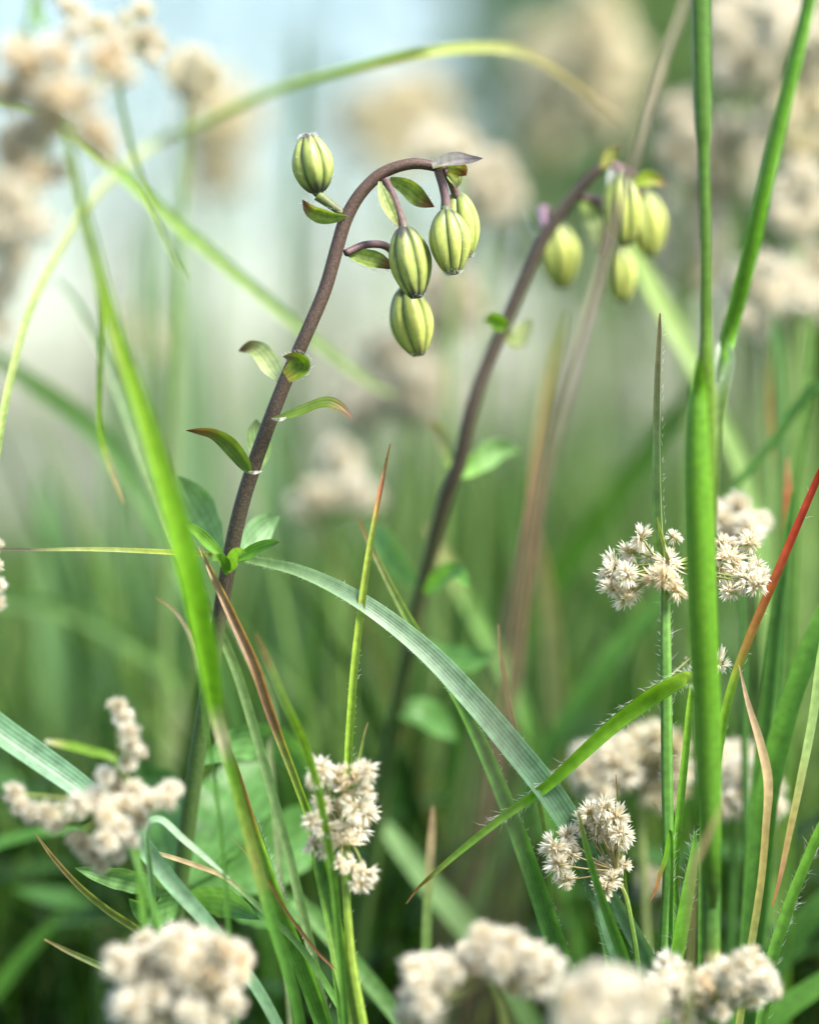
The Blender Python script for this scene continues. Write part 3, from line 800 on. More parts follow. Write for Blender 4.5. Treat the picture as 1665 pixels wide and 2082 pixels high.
blade('blurred orange-tan dry strand standing close beside the brownish-pink stem',
      [(1150, 640, 6, 1.42), (1132, 720, 22, 1.42), (1115, 800, 26, 1.42), (1098, 920, 26, 1.42), (1085, 1050, 24, 1.42), (1065, 1200, 24, 1.43), (1050, 1330, 26, 1.44), (1020, 1500, 26, 1.45)], 1.42,
      [(0, OLI), (0.25, (0.34, 0.30, 0.11)), (0.6, (0.36, 0.2, 0.11)), (1, (0.3, 0.2, 0.12))], True, 15, name='dry_grass_stem', cat='grass stem')

# ================================================================== tall grass stem with broad sheath leaf
e_pts, e_wid, e_ts = path([(1424, -40, 40, 1.145), (1426, 60, 38, 1.145), (1428, 160, 36, 1.145), (1430, 260, 33, 1.145), (1431, 320, 24, 1.145), (1434, 480, 24, 1.145), (1436, 660, 24, 1.145), (1436, 740, 30, 1.145), (1438, 900, 30, 1.148), (1440, 1200, 34, 1.15), (1444, 1660, 38, 1.152), (1446, 1830, 38, 1.155), (1448, 1960, 34, 1.155), (1452, 2100, 34, 1.158)], 1.145, True)
tall = empty('tall_grass', e_pts[-1]); tag(tall, 'tall bright green grass stem wrapped by a broad upright leaf, splitting into two above', 'grass', None)
V, C, U, F = tube_data(e_pts, e_wid, e_ts, [(0, (0.07, 0.16, 0.02)), (0.3, (0.075, 0.17, 0.018)), (0.55, (0.10, 0.19, 0.015)), (0.76, (0.07, 0.16, 0.012)), (0.85, DRK), (0.905, (0.07, 0.15, 0.02)), (0.92, (0.55, 0.50, 0.25)), (0.935, (0.24, 0.25, 0.05)), (0.97, (0.10, 0.14, 0.02)), (1, (0.16, 0.2, 0.03))], 12)
mesh_obj('stem', V, F, M_CULM, tall, C, U, e_pts[-1])
part_ribbon('leaf', tall, [(1420, 728, 4, 1.13), (1416, 790, 32, 1.135), (1411, 850, 44, 1.135), (1411, 1000, 55, 1.135), (1421, 1250, 58, 1.137), (1431, 1450, 56, 1.14), (1436, 1600, 50, 1.141), (1441, 1720, 40, 1.142), (1446, 1800, 30, 1.146), (1448, 1850, 14, 1.152)], 1.135,
            [(0, (0.1, 0.25, 0.012)), (0.4, (0.085, 0.22, 0.008)), (0.75, (0.06, 0.165, 0.01)), (0.9, (0.04, 0.1, 0.012)), (1, (0.05, 0.11, 0.015))], 22, -6, -0.7, M_CULM, 0, 1.35)
part_ribbon('leaf', tall, [(1668, -120, 18, 1.115), (1645, -15, 26, 1.118), (1612, 120, 30, 1.12), (1578, 260, 32, 1.123), (1545, 400, 33, 1.127), (1512, 545, 35, 1.135), (1480, 670, 32, 1.145), (1466, 735, 26, 1.145), (1452, 800, 14, 1.148)], 1.127,
            [(0, (0.07, 0.19, 0.02)), (0.5, (0.085, 0.22, 0.012)), (0.86, (0.10, 0.24, 0.02)), (0.95, (0.4, 0.5, 0.33)), (1, (0.5, 0.56, 0.4))], 20, 0, -0.7, M_CULM, 0, 1.9)
part_ribbon('leaf_sheath', tall, [(1466, 690, 16, 1.148), (1474, 725, 40, 1.146), (1468, 780, 36, 1.147), (1462, 850, 22, 1.148), (1452, 990, 18, 1.148), (1446, 1150, 18, 1.15)], 1.148, [(0, (0.45, 0.54, 0.4)), (0.3, (0.48, 0.56, 0.42)), (0.5, PAL), (1, (0.28, 0.42, 0.1))], 10, 0, 0.4, M_BLADE)

# ================================================================== woodrush in sharp focus beside it
D = 1.2
hd = [(1302, 1100, 34, -.004), (1318, 1122, 24, .004), (1262, 1146, 40, 0), (1254, 1192, 36, -.004), (1290, 1196, 38, .006), (1350, 1148, 42, -.008, 'cream'), (1332, 1182, 36, -.006, 'peach'), (1368, 1190, 38, .002, 'peach'), (1376, 1086, 22, 0),
      (1462, 1108, 42, .012, 'peach'), (1462, 1160, 44, .004), (1500, 1158, 44, 0), (1532, 1112, 36, .006, 'yellow'), (1542, 1146, 32, .004), (1482, 1200, 36, 0), (1532, 1196, 34, -.004)]
hd = [(h[0] + rng.uniform(-9, 9), h[1] + rng.uniform(-9, 9), h[2] * rng.uniform(.72, .88), h[3] + rng.uniform(-.005, .005), h[4] if len(h) > 4 else 'cream') for h in hd] + \
     [(x, y, r, z, c) for x, y, r, z, c in ((1282, 1122, 30, .004, 'cream'), (1276, 1168, 32, -.006, 'cream'), (1240, 1172, 28, .003, 'cream'), (1272, 1214, 28, .002, 'cream'), (1352, 1170, 32, -.012, 'peach'), (1480, 1136, 34, .002, 'peach'), (1518, 1176, 34, -.004, 'cream'), (1548, 1176, 24, .002, 'cream'))]
wr = woodrush('sharp cream woodrush flower cluster split by the broad upright grass leaf', hd, [(1352, 1165, 14, 1.203), (1353, 1230, 19, 1.203), (1354, 1350, 23), (1356, 1560, 24), (1358, 1760, 22), (1352, 1860, 18), (1348, 1960, 20), (1345, 2090, 20)], D, detail=True, n=12,
              culm_col=[(0, (0.14, 0.28, 0.05)), (0.5, MID), (1, (0.08, 0.2, 0.03))], hair=110, fork=(1356, 1150))
part_ribbon('bract', wr, [(1343, 636, 4), (1344, 680, 9), (1342, 760, 12), (1341, 860, 14), (1342, 960, 16), (1346, 1060, 19), (1352, 1140, 20), (1356, 1190, 18)], 1.203,
            [(0, TAN), (0.06, (0.34, 0.24, 0.15)), (0.3, (0.28, 0.26, 0.15)), (0.5, (0.22, 0.3, 0.14)), (1, (0.15, 0.3, 0.05))], 40, 15, 0.9, M_BLADE, 120, 1.3, hl=(0.001, 0.0028))
part_ribbon('bract', wr, [(1336, 1052, 3), (1346, 1090, 7), (1358, 1130, 9), (1364, 1165, 8)], 1.195, (0.3, 0.36, 0.08), 30, 0, 0.6, M_BLADE)
flower_head(wr, 1462, 1350, 30, 1.205, 'cream', True, 9); part_tube('branch', wr, [(1458, 1352, 5, 1.205), (1420, 1330, 5, 1.208), (1356, 1380, 6, 1.203)], D, OLI, M_CULM, sides=6)
flower_head(wr, 1400, 1346, 14, 1.21, 'cream', True, 5)
woodrush('blurred white woodrush head just behind the sharp cream cluster', [(1500, 1028, 34), (1470, 1060, 40), (1520, 1075, 42), (1545, 1060, 30), (1485, 1100, 40), (1452, 1030, 26)], [(1500, 1080, 12), (1510, 1300, 14), (1515, 1600, 16), (1520, 1900, 16)], 1.29, culm_col=DRK)

# ================================================================== small sharp woodrush cluster lower down
hd = [(1218, 1672, 28, .003), (1212, 1700, 20, .004), (1198, 1652, 30, 0), (1226, 1640, 28, -.004), (1186, 1676, 28, .004), (1252, 1664, 32, 0), (1262, 1694, 30, -.003), (1238, 1700, 24, .005), (1256, 1716, 24, .002),
      (1128, 1722, 30, 0), (1154, 1702, 26, .004), (1136, 1758, 30, -.003), (1158, 1736, 26, .003), (1150, 1790, 24, 0),
      (1222, 1762, 26, .006), (1244, 1790, 30, 0), (1228, 1806, 24, -.003), (1268, 1760, 22, .004)]
w3 = woodrush('small sharp cream woodrush cluster with brown branching stalks in front of the bluish blade', hd, [(1262, 1800, 9, 1.2), (1274, 1830, 10), (1284, 1880, 11), (1296, 1960, 12), (1306, 2100, 12)], 1.2, detail=True, n=14,
              culm_col=[(0, OLI), (0.3, (0.18, 0.27, 0.05)), (1, MID)], fork=(1256, 1772), bcol=(0.30, 0.24, 0.10), bw=3.4)
part_ribbon('bract', w3, [(1252, 1575, 2), (1255, 1620, 4), (1258, 1680, 8), (1264, 1740, 13), (1270, 1800, 12), (1280, 1850, 10)], 1.208, [(0, RST), (0.2, OLI), (1, (0.18, 0.3, 0.05))], 20, 0, 0.6, M_BLADE)
blade('slim green blade rising across the small sharp cream cluster', [(1176, 1650, 3), (1192, 1720, 12), (1212, 1790, 15), (1240, 1870, 20), (1272, 1960, 24), (1300, 2090, 26)], 1.185, [(0, OLI), (0.3, MID), (1, MID)], True, 25)
blade('bluish hairy-edged leaf below the small sharp cluster, bending outward', [(1236, 1800, 8), (1256, 1840, 26), (1290, 1900, 34), (1325, 1970, 34), (1360, 2090, 30)], 1.215, [(0, BLU), (0.5, (0.13, 0.24, 0.14)), (1, MID)], True, 25, hair=50)
blade('dark bluish leaf below the small sharp cluster, nearly upright', [(1210, 1812, 5), (1220, 1850, 18), (1238, 1910, 24), (1256, 1970, 24), (1270, 2090, 24)], 1.21, [(0, BLU), (1, (0.07, 0.17, 0.07))], True, -30, hair=40)

# ================================================================== named blades round the sharp zone
blade('long bluish-green arching blade with hairy edges and a thin dry tip passing the lily whorl',
      [(-20, 1117, 2, 1.175), (60, 1118, 5, 1.18), (180, 1117, 8, 1.19), (300, 1121, 10, 1.2), (420, 1128, 11, 1.225), (470, 1134, 12, 1.228), (520, 1141, 16, 1.222), (620, 1166, 25, 1.21), (740, 1228, 34, 1.2), (860, 1320, 42, 1.2), (960, 1424, 48, 1.2), (1050, 1530, 52, 1.202), (1130, 1632, 53, 1.206), (1185, 1732, 48, 1.21), (1225, 1850, 40, 1.215), (1250, 1980, 34, 1.22), (1262, 2090, 32, 1.225)],
      1.2, [(0, BRN), (0.06, DBR), (0.1, OLI), (0.2, (0.24, 0.3, 0.05)), (0.29, (0.22, 0.28, 0.06)), (0.36, (0.17, 0.29, 0.10)), (0.5, (0.19, 0.29, 0.18)), (0.7, (0.10, 0.19, 0.11)), (0.85, (0.07, 0.15, 0.07)), (1, MID)], True, -22, 10, 0.3, hair=190, hairspan=(0.36, 0.9), edge=1.55, hl=(0.0006, 0.0018))
blade('bright green hairy leaf slanting up to a white tufted joint on the tall stem',
      [(826, 1838, 2, 1.215), (850, 1806, 5, 1.213), (880, 1778, 10, 1.21), (935, 1730, 13, 1.208), (1020, 1662, 17, 1.206), (1110, 1598, 22, 1.203), (1180, 1533, 27, 1.2), (1250, 1470, 30, 1.198), (1320, 1418, 34, 1.195), (1370, 1388, 32, 1.19), (1402, 1378, 24, 1.185), (1424, 1420, 20, 1.18), (1432, 1600, 18, 1.18), (1430, 1900, 18, 1.18), (1428, 2100, 18, 1.18)],
      1.2, [(0, TAN), (0.06, RST), (0.14, OLI), (0.22, BRT), (0.6, (0.17, 0.35, 0.02)), (0.72, (0.28, 0.42, 0.08)), (0.76, (0.5, 0.55, 0.38)), (0.8, MID), (1, MID)], True, 24, 0, 0.45, hair=170, hairspan=(0.25, 0.78), edge=1.2, hl=(0.0015, 0.0045))
blade('red-tipped grass blade turning orange then green, leaning away from the broad leaf',
      [(1700, 890, 10, 1.195), (1664, 972, 14), (1622, 1070, 16), (1572, 1188, 18), (1524, 1300, 18), (1490, 1395, 18), (1468, 1490, 20), (1452, 1600, 22), (1440, 1760, 22), (1436, 1960, 20), (1432, 2090, 20)], 1.2,
      [(0, RED), (0.22, RED), (0.32, (0.34, 0.10, 0.03)), (0.42, (0.32, 0.2, 0.04)), (0.5, YG), (0.7, BRT), (1, MID)], True, 22, 0, 0.5, hair=40, edge=1.05)
blade('long green blade crossing under the bluish arching blade', [(728, 1052, 3, 1.245), (760, 1120, 10, 1.24), (800, 1200, 14, 1.235), (850, 1288, 19, 1.23), (935, 1420, 25, 1.222), (1000, 1556, 30, 1.215), (1058, 1700, 35, 1.21), (1110, 1850, 40, 1.21), (1162, 2010, 44, 1.21), (1180, 2090, 44, 1.21)],
      1.21, [(0, RST), (0.12, (0.34, 0.34, 0.14)), (0.3, (0.22, 0.34, 0.08)), (0.5, MID), (1, (0.075, 0.18, 0.04))], True, 25, 0, 0.4, hair=90, hairspan=(0.5, 0.95), edge=1.4, hl=(0.0006, 0.0018))
blade('dry thin leaf tip curling against the bright blade', [(316, 1215, 2, 1.165), (345, 1232, 5, 1.16), (370, 1262, 5, 1.155), (388, 1298, 5, 1.15), (402, 1360, 5, 1.14), (420, 1480, 6, 1.14), (450, 1700, 8, 1.14), (480, 2090, 10, 1.14)], 1.16, [(0, TAN), (0.4, (0.4, 0.3, 0.2)), (0.6, MID), (1, MID)], True, 10)

# the bright near blade with peach flower plume on its top
lp = [(118, 225, 12, 1.03), (136, 280, 16, 1.035), (160, 400, 20, 1.045), (196, 540, 24, 1.06), (240, 700, 30, 1.07), (292, 860, 40, 1.08), (340, 1020, 47, 1.09), (385, 1190, 48, 1.1), (418, 1350, 42, 1.115), (441, 1470, 28, 1.13), (476, 1600, 24, 1.145), (510, 1730, 24, 1.155), (545, 1860, 24, 1.16), (588, 2000, 24, 1.165), (610, 2100, 24, 1.17)]
pts, wid, ts = path(lp, 1.08, True)
wl = empty('woodrush', pts[-1]); tag(wl, 'near woodrush with bright green leaf-like stem and blurred peach flower plume', 'flower')
V, C, U, F, fr = ribbon_data(pts, wid, ts, [(0, (0.28, 0.4, 0.08)), (0.3, (0.24, 0.40, 0.04)), (0.5, (0.15, 0.36, 0.015)), (0.62, (0.14, 0.33, 0.015)), (0.66, (0.55, 0.5, 0.35)), (0.69, (0.14, 0.3, 0.03)), (0.8, OLI), (0.85, MID), (1, DRK)], -28, 0, 0.6, 5, 1.1)
mesh_obj('stem', V, F, M_BLADE, wl, C, U, pts[-1])
for (x, y, r, d, tn) in [(60, 130, 48, .99, 'peach'), (120, 110, 44, .985, 'peach'), (30, 110, 46, 1.0, 'peach'), (225, 118, 50, .99, 'peach'), (160, 200, 46, .98, 'peach'), (95, 200, 50, .985, 'peach'), (110, 250, 40, .985, 'peach'), (190, 270, 44, .98, 'peach'), (215, 310, 34, .985, 'peach'), (20, 190, 50, 1.0, 'cream'),
                         (60, 270, 48, .99, 'cream'), (20, 310, 44, .99, 'peach'), (70, 360, 46, .985, 'peach'), (110, 350, 30, .99, 'peach'), (150, 60, 34, 1.03, 'cream'), (205, 50, 30, 1.05, 'yellow'), (300, 70, 36, 1.06, 'cream'), (325, 95, 26, 1.06, 'cream'), (290, 20, 30, 1.06, 'yellow'), (140, 12, 28, 1.05, 'yellow'),
                         (10, 400, 48, .96, 'cream'), (55, 440, 50, .955, 'cream'), (10, 500, 46, .955, 'cream'), (40, 520, 40, .96, 'cream'), (-10, 590, 46, .955, 'cream'), (-20, 450, 46, .96, 'peach'), (-25, 660, 36, .96, 'cream'), (255, 150, 34, 1.0, 'cream')]:
    flower_head(wl, x, y, r * 0.9, d, tn)
    for q in range(2): flower_head(wl, x + rng.uniform(-34, 34), y + rng.uniform(-30, 30), r * rng.uniform(.6, .8), d + rng.uniform(-.02, .02), tn if rng.random() < .6 else 'cream')
    part_tube('branch', wl, [(x, y, 5, d), ((x + 118) / 2, (y + 225) / 2 + 12, 5, (d + 1.03) / 2), (120, 232, 6, 1.03)], d, OLI, M_CULM, sides=6)
part_ribbon('leaf', wl, [(382, 568, 2, 1.12), (350, 515, 9, 1.11), (310, 425, 12, 1.1), (272, 320, 12, 1.09), (246, 215, 11, 1.07), (225, 140, 10, 1.05), (150, 240, 8, 1.035)], 1.1, [(0, PAL), (1, (0.3, 0.42, 0.12))], 20, 0, 0.4, M_BLADE)
part_ribbon('leaf', wl, [(252, 1024, 3, 1.14), (226, 955, 11, 1.135), (203, 872, 11, 1.13), (204, 760, 12, 1.12), (208, 650, 13, 1.1), (200, 560, 14, 1.065)], 1.12, [(0, TAN), (0.18, (0.42, 0.38, 0.2)), (0.35, YG), (1, (0.27, 0.42, 0.07))], 20, 0, 0.4, M_BLADE)
part_ribbon('leaf', wl, [(20, 110, 3, 1.0), (50, 50, 9, 1.0), (75, 0, 10, 1.0), (90, -40, 10, 1.0)], 1.0, (0.17, 0.3, 0.08), 20, 0, 0.4, M_BLADE)
part_ribbon('leaf', wl, [(90, 60, 14, 1.02), (76, 20, 17, 1.02), (66, -10, 14, 1.02), (80, -50, 10, 1.01), (60, 60, 8, 1.01), (118, 225, 8, 1.03)], 1.02, (0.2, 0.36, 0.05), 20, 0, 0.4, M_BLADE)

G_ARC = 'blurred arching blades behind the lilies'
blade('pale olive blade arching high over the purple-brown lily bud stem', [(1262, 246, 3, 1.42), (1180, 178, 10, 1.4), (1085, 116, 16, 1.38), (1000, 96, 22, 1.36), (860, 106, 22, 1.33), (700, 144, 20, 1.37), (560, 184, 19, 1.41), (420, 246, 18, 1.45), (300, 300, 17, 1.47), (190, 400, 17, 1.4), (115, 520, 17, 1.32), (58, 640, 16, 1.27), (20, 780, 16, 1.24), (-2, 900, 15, 1.22), (-30, 1100, 15, 1.2), (-50, 1500, 15, 1.2)],
      1.35, [(0, TAN), (0.2, (0.4, 0.42, 0.14)), (0.33, (0.28, 0.42, 0.08)), (0.55, (0.4, 0.44, 0.2)), (1, (0.26, 0.4, 0.08))], True, 15, 0, 0.4)
blade('soft green blade slanting down from the peach plume past the brown lily stem', [(806, 806, 4, 1.44), (740, 770, 12, 1.43), (600, 660, 19, 1.41), (450, 532, 24, 1.385), (330, 430, 27, 1.37), (212, 322, 26, 1.36), (100, 240, 22, 1.35), (-40, 200, 20, 1.34), (-150, 320, 20, 1.34), (-210, 700, 20, 1.34), (-220, 1400, 20, 1.34)],
      1.4, [(0, PAL), (0.3, (0.26, 0.40, 0.1)), (1, (0.2, 0.36, 0.06))], True, 20, 0, 0.4)
blade('blurred grey-green blade slanting across the pale gap to the bright near blade', [(-60, 680, 10, 1.5), (60, 770, 34, 1.5), (180, 860, 40, 1.5), (270, 970, 38, 1.48), (330, 1080, 34, 1.46), (400, 1220, 30, 1.45), (470, 1400, 28, 1.45), (520, 1700, 28, 1.45)], 1.48, [(0, (0.14, 0.3, 0.06)), (0.6, (0.2, 0.36, 0.12)), (1, MID)], True, 20)
blade('pale thin blade hugging the bright near blade above the lily whorl', [(110, 560, 3, 1.4), (160, 620, 12, 1.4), (230, 760, 18, 1.36), (300, 960, 20, 1.28), (360, 1110, 20, 1.23), (420, 1230, 20, 1.23), (480, 1360, 20, 1.23), (540, 1560, 20, 1.23)], 1.23, [(0, PBL), (0.5, PAL), (1, (0.25, 0.38, 0.15))], True, 20)
blade('blurred pale green blade bent sharply at the shaded corner', [(-60, 1215, 24, 1.53), (60, 1225, 34, 1.53), (160, 1248, 38, 1.53), (260, 1300, 38, 1.53), (330, 1348, 38, 1.53), (366, 1390, 36, 1.53), (368, 1450, 36, 1.53), (345, 1560, 36, 1.53), (320, 1680, 36, 1.53)], 1.53, [(0, (0.19, 0.33, 0.12)), (0.6, (0.2, 0.36, 0.10)), (0.8, (0.32, 0.38, 0.18)), (1, (0.25, 0.32, 0.14))], True, 15)
blade('brown-edged folded blade leaning past the lily stem below the whorl', [(405, 1110, 3, 1.205), (440, 1180, 14, 1.2), (478, 1258, 20, 1.195), (520, 1350, 22, 1.19), (550, 1440, 20, 1.19), (575, 1510, 18, 1.19), (605, 1590, 16, 1.19), (635, 1680, 16, 1.19), (670, 1860, 16, 1.19), (700, 2090, 16, 1.19)], 1.19, [(0, TAN), (0.2, (0.3, 0.17, 0.08)), (0.5, (0.24, 0.13, 0.06)), (0.56, (0.25, 0.26, 0.06)), (0.75, (0.2, 0.34, 0.04)), (1, MID)], True, 25, 0, 0.8)
blade('slim green blade with brown dried tip above the cream flower spike', [(520, 1288, 4, 1.13), (545, 1345, 12, 1.135), (575, 1415, 15, 1.14), (605, 1480, 16, 1.145), (632, 1550, 16, 1.15), (655, 1640, 16, 1.155), (680, 1800, 16, 1.16), (705, 2090, 16, 1.16)], 1.14, [(0, (0.35, 0.22, 0.13)), (0.13, (0.36, 0.26, 0.14)), (0.2, PAL), (0.4, YG), (1, MID)], True, 20, 0, 0.5)
blade('pale blade lying behind the brown-edged folded blade', [(455, 1240, 4, 1.27), (500, 1320, 16, 1.27), (540, 1400, 20, 1.27), (560, 1470, 16, 1.27), (550, 1520, 12, 1.27), (560, 1650, 12, 1.27)], 1.27, (0.38, 0.44, 0.24), True, 20)
blade('sharp hairy-edged green blade with a dried brown streak in front of the big lily leaves', [(440, 1440, 3, 1.185), (458, 1500, 12, 1.185), (482, 1565, 16, 1.187), (508, 1650, 20, 1.19), (530, 1720, 26, 1.195), (556, 1800, 30, 1.197), (590, 1890, 34, 1.2), (628, 1980, 36, 1.2), (668, 2090, 36, 1.2)], 1.19, [(0, BRN), (0.18, DBR), (0.32, (0.2, 0.08, 0.05)), (0.42, (0.22, 0.2, 0.06)), (0.5, (0.2, 0.36, 0.06)), (1, (0.11, 0.27, 0.04))], True, 28, 0, 0.8, hair=200, hairspan=(0.4, 0.98), edge=1.5, hl=(0.0012, 0.0032))
blade('thin reddish dry strand slipping below the dried brown streak', [(470, 1700, 2, 1.18), (530, 1770, 5, 1.18), (580, 1850, 6, 1.18), (640, 1930, 6, 1.18), (698, 1995, 4, 1.18), (740, 2100, 5, 1.18)], 1.18, [(0, OLI), (0.4, RST), (1, (0.3, 0.16, 0.09))], True, 10)

# culm with orange tip running down into the cream spike
blade('upright lime grass stem with orange-brown tip standing behind the cream spike', [(794, 902, 3, 1.195), (782, 960, 8), (768, 1030, 10), (752, 1120, 13), (738, 1220, 15), (724, 1340, 16), (715, 1450, 16), (709, 1560, 16), (706, 1750, 16), (712, 1900, 18), (735, 2090, 20)], 1.2,
      [(0, TAN), (0.1, (0.4, 0.22, 0.11)), (0.16, (0.36, 0.13, 0.06)), (0.2, (0.42, 0.24, 0.07)), (0.25, (0.3, 0.36, 0.06)), (0.6, (0.22, 0.36, 0.03)), (1, (0.17, 0.32, 0.03))], True, 20, 0, 0.6, hair=70, hairspan=(0.4, 1), mat=M_CULM, name='lime_grass', cat='grass stem', hl=(0.0008, 0.002))
hd = [(652, 1566, 26), (640, 1588, 22), (686, 1580, 28), (718, 1576, 34, 0, 'peach'), (745, 1566, 28), (748, 1606, 26), (700, 1606, 30, 0, 'peach'), (652, 1636, 30), (680, 1646, 34, .006, 'peach'), (722, 1640, 30), (744, 1650, 28), (724, 1680, 28), (636, 1672, 24), (660, 1680, 30), (690, 1690, 28, 0, 'peach'), (640, 1716, 26), (664, 1726, 26), (700, 1720, 30), (690, 1756, 28), (716, 1762, 28), (742, 1774, 28), (730, 1798, 20)]
w4 = woodrush('upright cream woodrush spike of packed florets before the big lily leaves', hd, [(690, 1640, 10, 1.175), (696, 1740, 12, 1.175), (704, 1830, 15), (712, 1930, 18), (722, 2000, 20), (740, 2100, 22)], 1.165, detail=True, n=11, culm_col=[(0, OLI), (0.3, (0.2, 0.34, 0.04)), (0.6, (0.24, 0.33, 0.05)), (1, (0.2, 0.32, 0.04))], jitter=0.01, fork=(694, 1690))
part_ribbon('leaf', w4, [(640, 1690, 12, 1.19), (652, 1740, 26, 1.19), (668, 1800, 32, 1.188), (686, 1880, 34, 1.185), (706, 1980, 34, 1.18), (730, 2090, 32, 1.175)], 1.185, [(0, MID), (0.6, (0.13, 0.28, 0.03)), (1, (0.2, 0.3, 0.05))], 30, 0, 0.8, M_BLADE)
part_ribbon('bract', w4, [(748, 1470, 2), (740, 1500, 5), (730, 1550, 7), (715, 1610, 7), (700, 1660, 6)], 1.18, [(0, (0.3, 0.2, 0.1)), (0.4, (0.2, 0.3, 0.06)), (1, OLI)], 20, 0, 0.5, M_BLADE)

# ================================================================== other flower heads near the lower edge
hd = [(238, 1440, 26), (252, 1462, 26), (262, 1488, 26), (270, 1515, 28), (282, 1528, 22), (258, 1552, 24), (28, 1614, 28), (44, 1640, 26), (66, 1652, 28), (96, 1656, 30), (128, 1652, 28), (160, 1640, 32), (110, 1678, 24), (196, 1622, 34), (232, 1600, 34), (214, 1578, 26), (270, 1610, 34), (250, 1640, 36), (300, 1632, 30), (282, 1662, 28), (322, 1622, 24), (342, 1604, 26), (360, 1606, 18), (340, 1628, 22), (214, 1662, 30), (246, 1684, 32), (266, 1706, 24), (216, 1712, 32), (190, 1736, 30), (166, 1716, 28), (150, 1706, 20), (206, 1760, 24), (236, 1738, 26)]
woodrush('white woodrush cluster with sprawling arms beside the dark lower lily stem', hd, [(232, 1640, 10, 1.14), (270, 1740, 12), (320, 1880, 14), (380, 2100, 16)], 1.12, jitter=0.014, culm_col=MID, bcol=(0.25, 0.3, 0.08))
hd = fill(365, 1960, 125, 55, 24, 40, 0.02) + fill(350, 2040, 125, 50, 20, 40, 0.02) + fill(430, 1960, 55, 40, 8, 36, .02, 'peach')
woodrush('domed cream woodrush head of soft florets below the lily stem', hd, [(350, 2040, 14), (345, 2150, 16), (340, 2300, 16)], 1.09, culm_col=MID)
hd = fill(1000, 1940, 62, 42, 11, 36) + fill(1075, 1975, 48, 40, 10, 36) + fill(890, 1985, 60, 34, 10, 34) + fill(862, 2045, 48, 40, 8, 34) + [(960, 1985, 30), (1040, 1995, 30, 0, 'peach')]
woodrush('cream woodrush head with two rounded lobes low beside the crossing blades', hd, [(1000, 1990, 16), (1020, 2050, 20), (1032, 2120, 20)], 1.1, culm_col=(0.25, 0.34, 0.06))
hd = fill(1240, 2040, 95, 55, 22, 40, .02) + [(1180, 2060, 38), (1150, 2080, 34)]
woodrush('very soft blurred cream woodrush head in front of the grass bases', hd, [(1240, 2060, 16), (1245, 2200, 18)], 1.0)
hd = fill(1360, 2005, 34, 40, 8, 32) + fill(1395, 2050, 40, 30, 7, 32) + [(1440, 1985, 28), (1420, 1998, 24, 0, 'peach'), (1456, 2010, 26, 0, 'peach')] + fill(1515, 1992, 46, 38, 13, 30) + [(1555, 2010, 26), (1572, 2016, 22), (1522, 1955, 24), (1480, 2045, 24), (1465, 2060, 26)]
woodrush('ragged cream woodrush head of pointed florets below the broad leaf base', hd, [(1440, 2040, 14), (1450, 2120, 16)], 1.13, fork=(1440, 2070))
hd = fill(1240, 1550, 58, 42, 11, 40) + fill(1320, 1535, 62, 36, 11, 40, .02, 'yellow') + fill(1350, 1590, 44, 40, 6, 38, .02, 'yellow') + fill(1215, 1600, 30, 30, 4, 34)
woodrush('blurred creamy woodrush head behind the upright hairy stem', hd, [(1300, 1600, 12), (1310, 1800, 14), (1320, 2090, 16)], 1.33, culm_col=(0.28, 0.34, 0.12))
hd = fill(1490, 1585, 38, 55, 9, 40, .02) + [(1530, 1560, 30), (1520, 1640, 34), (1575, 1600, 26), (1580, 1640, 26), (1560, 1665, 22)]
woodrush('blurred creamy woodrush head tucked behind the tall grass base', hd, [(1500, 1640, 12), (1490, 1800, 14), (1480, 2090, 16)], 1.33, culm_col=DRK)
woodrush('small blurred buff woodrush head low among the upright stems', fill(1335, 1830, 26, 55, 7, 26, .02, 'yellow'), [(1330, 1850, 10), (1325, 2090, 12)], 1.4)
woodrush('blurred white floret cluster cut off at the side of the arching dry tip', [(-6, 1110, 18), (-4, 1190, 20), (-2, 1226, 20), (-10, 1150, 20)], [(-20, 1180, 8), (-30, 1500, 10)], 1.24)
woodrush('blurred lime-yellow buds low between the white cluster and the domed head', [(170, 1870, 34, 0, 'yellow'), (200, 1900, 30, 0, 'yellow'), (150, 1905, 28, 0, 'yellow')], [(170, 1890, 12), (150, 2100, 14)], 1.5, bcol=YG)

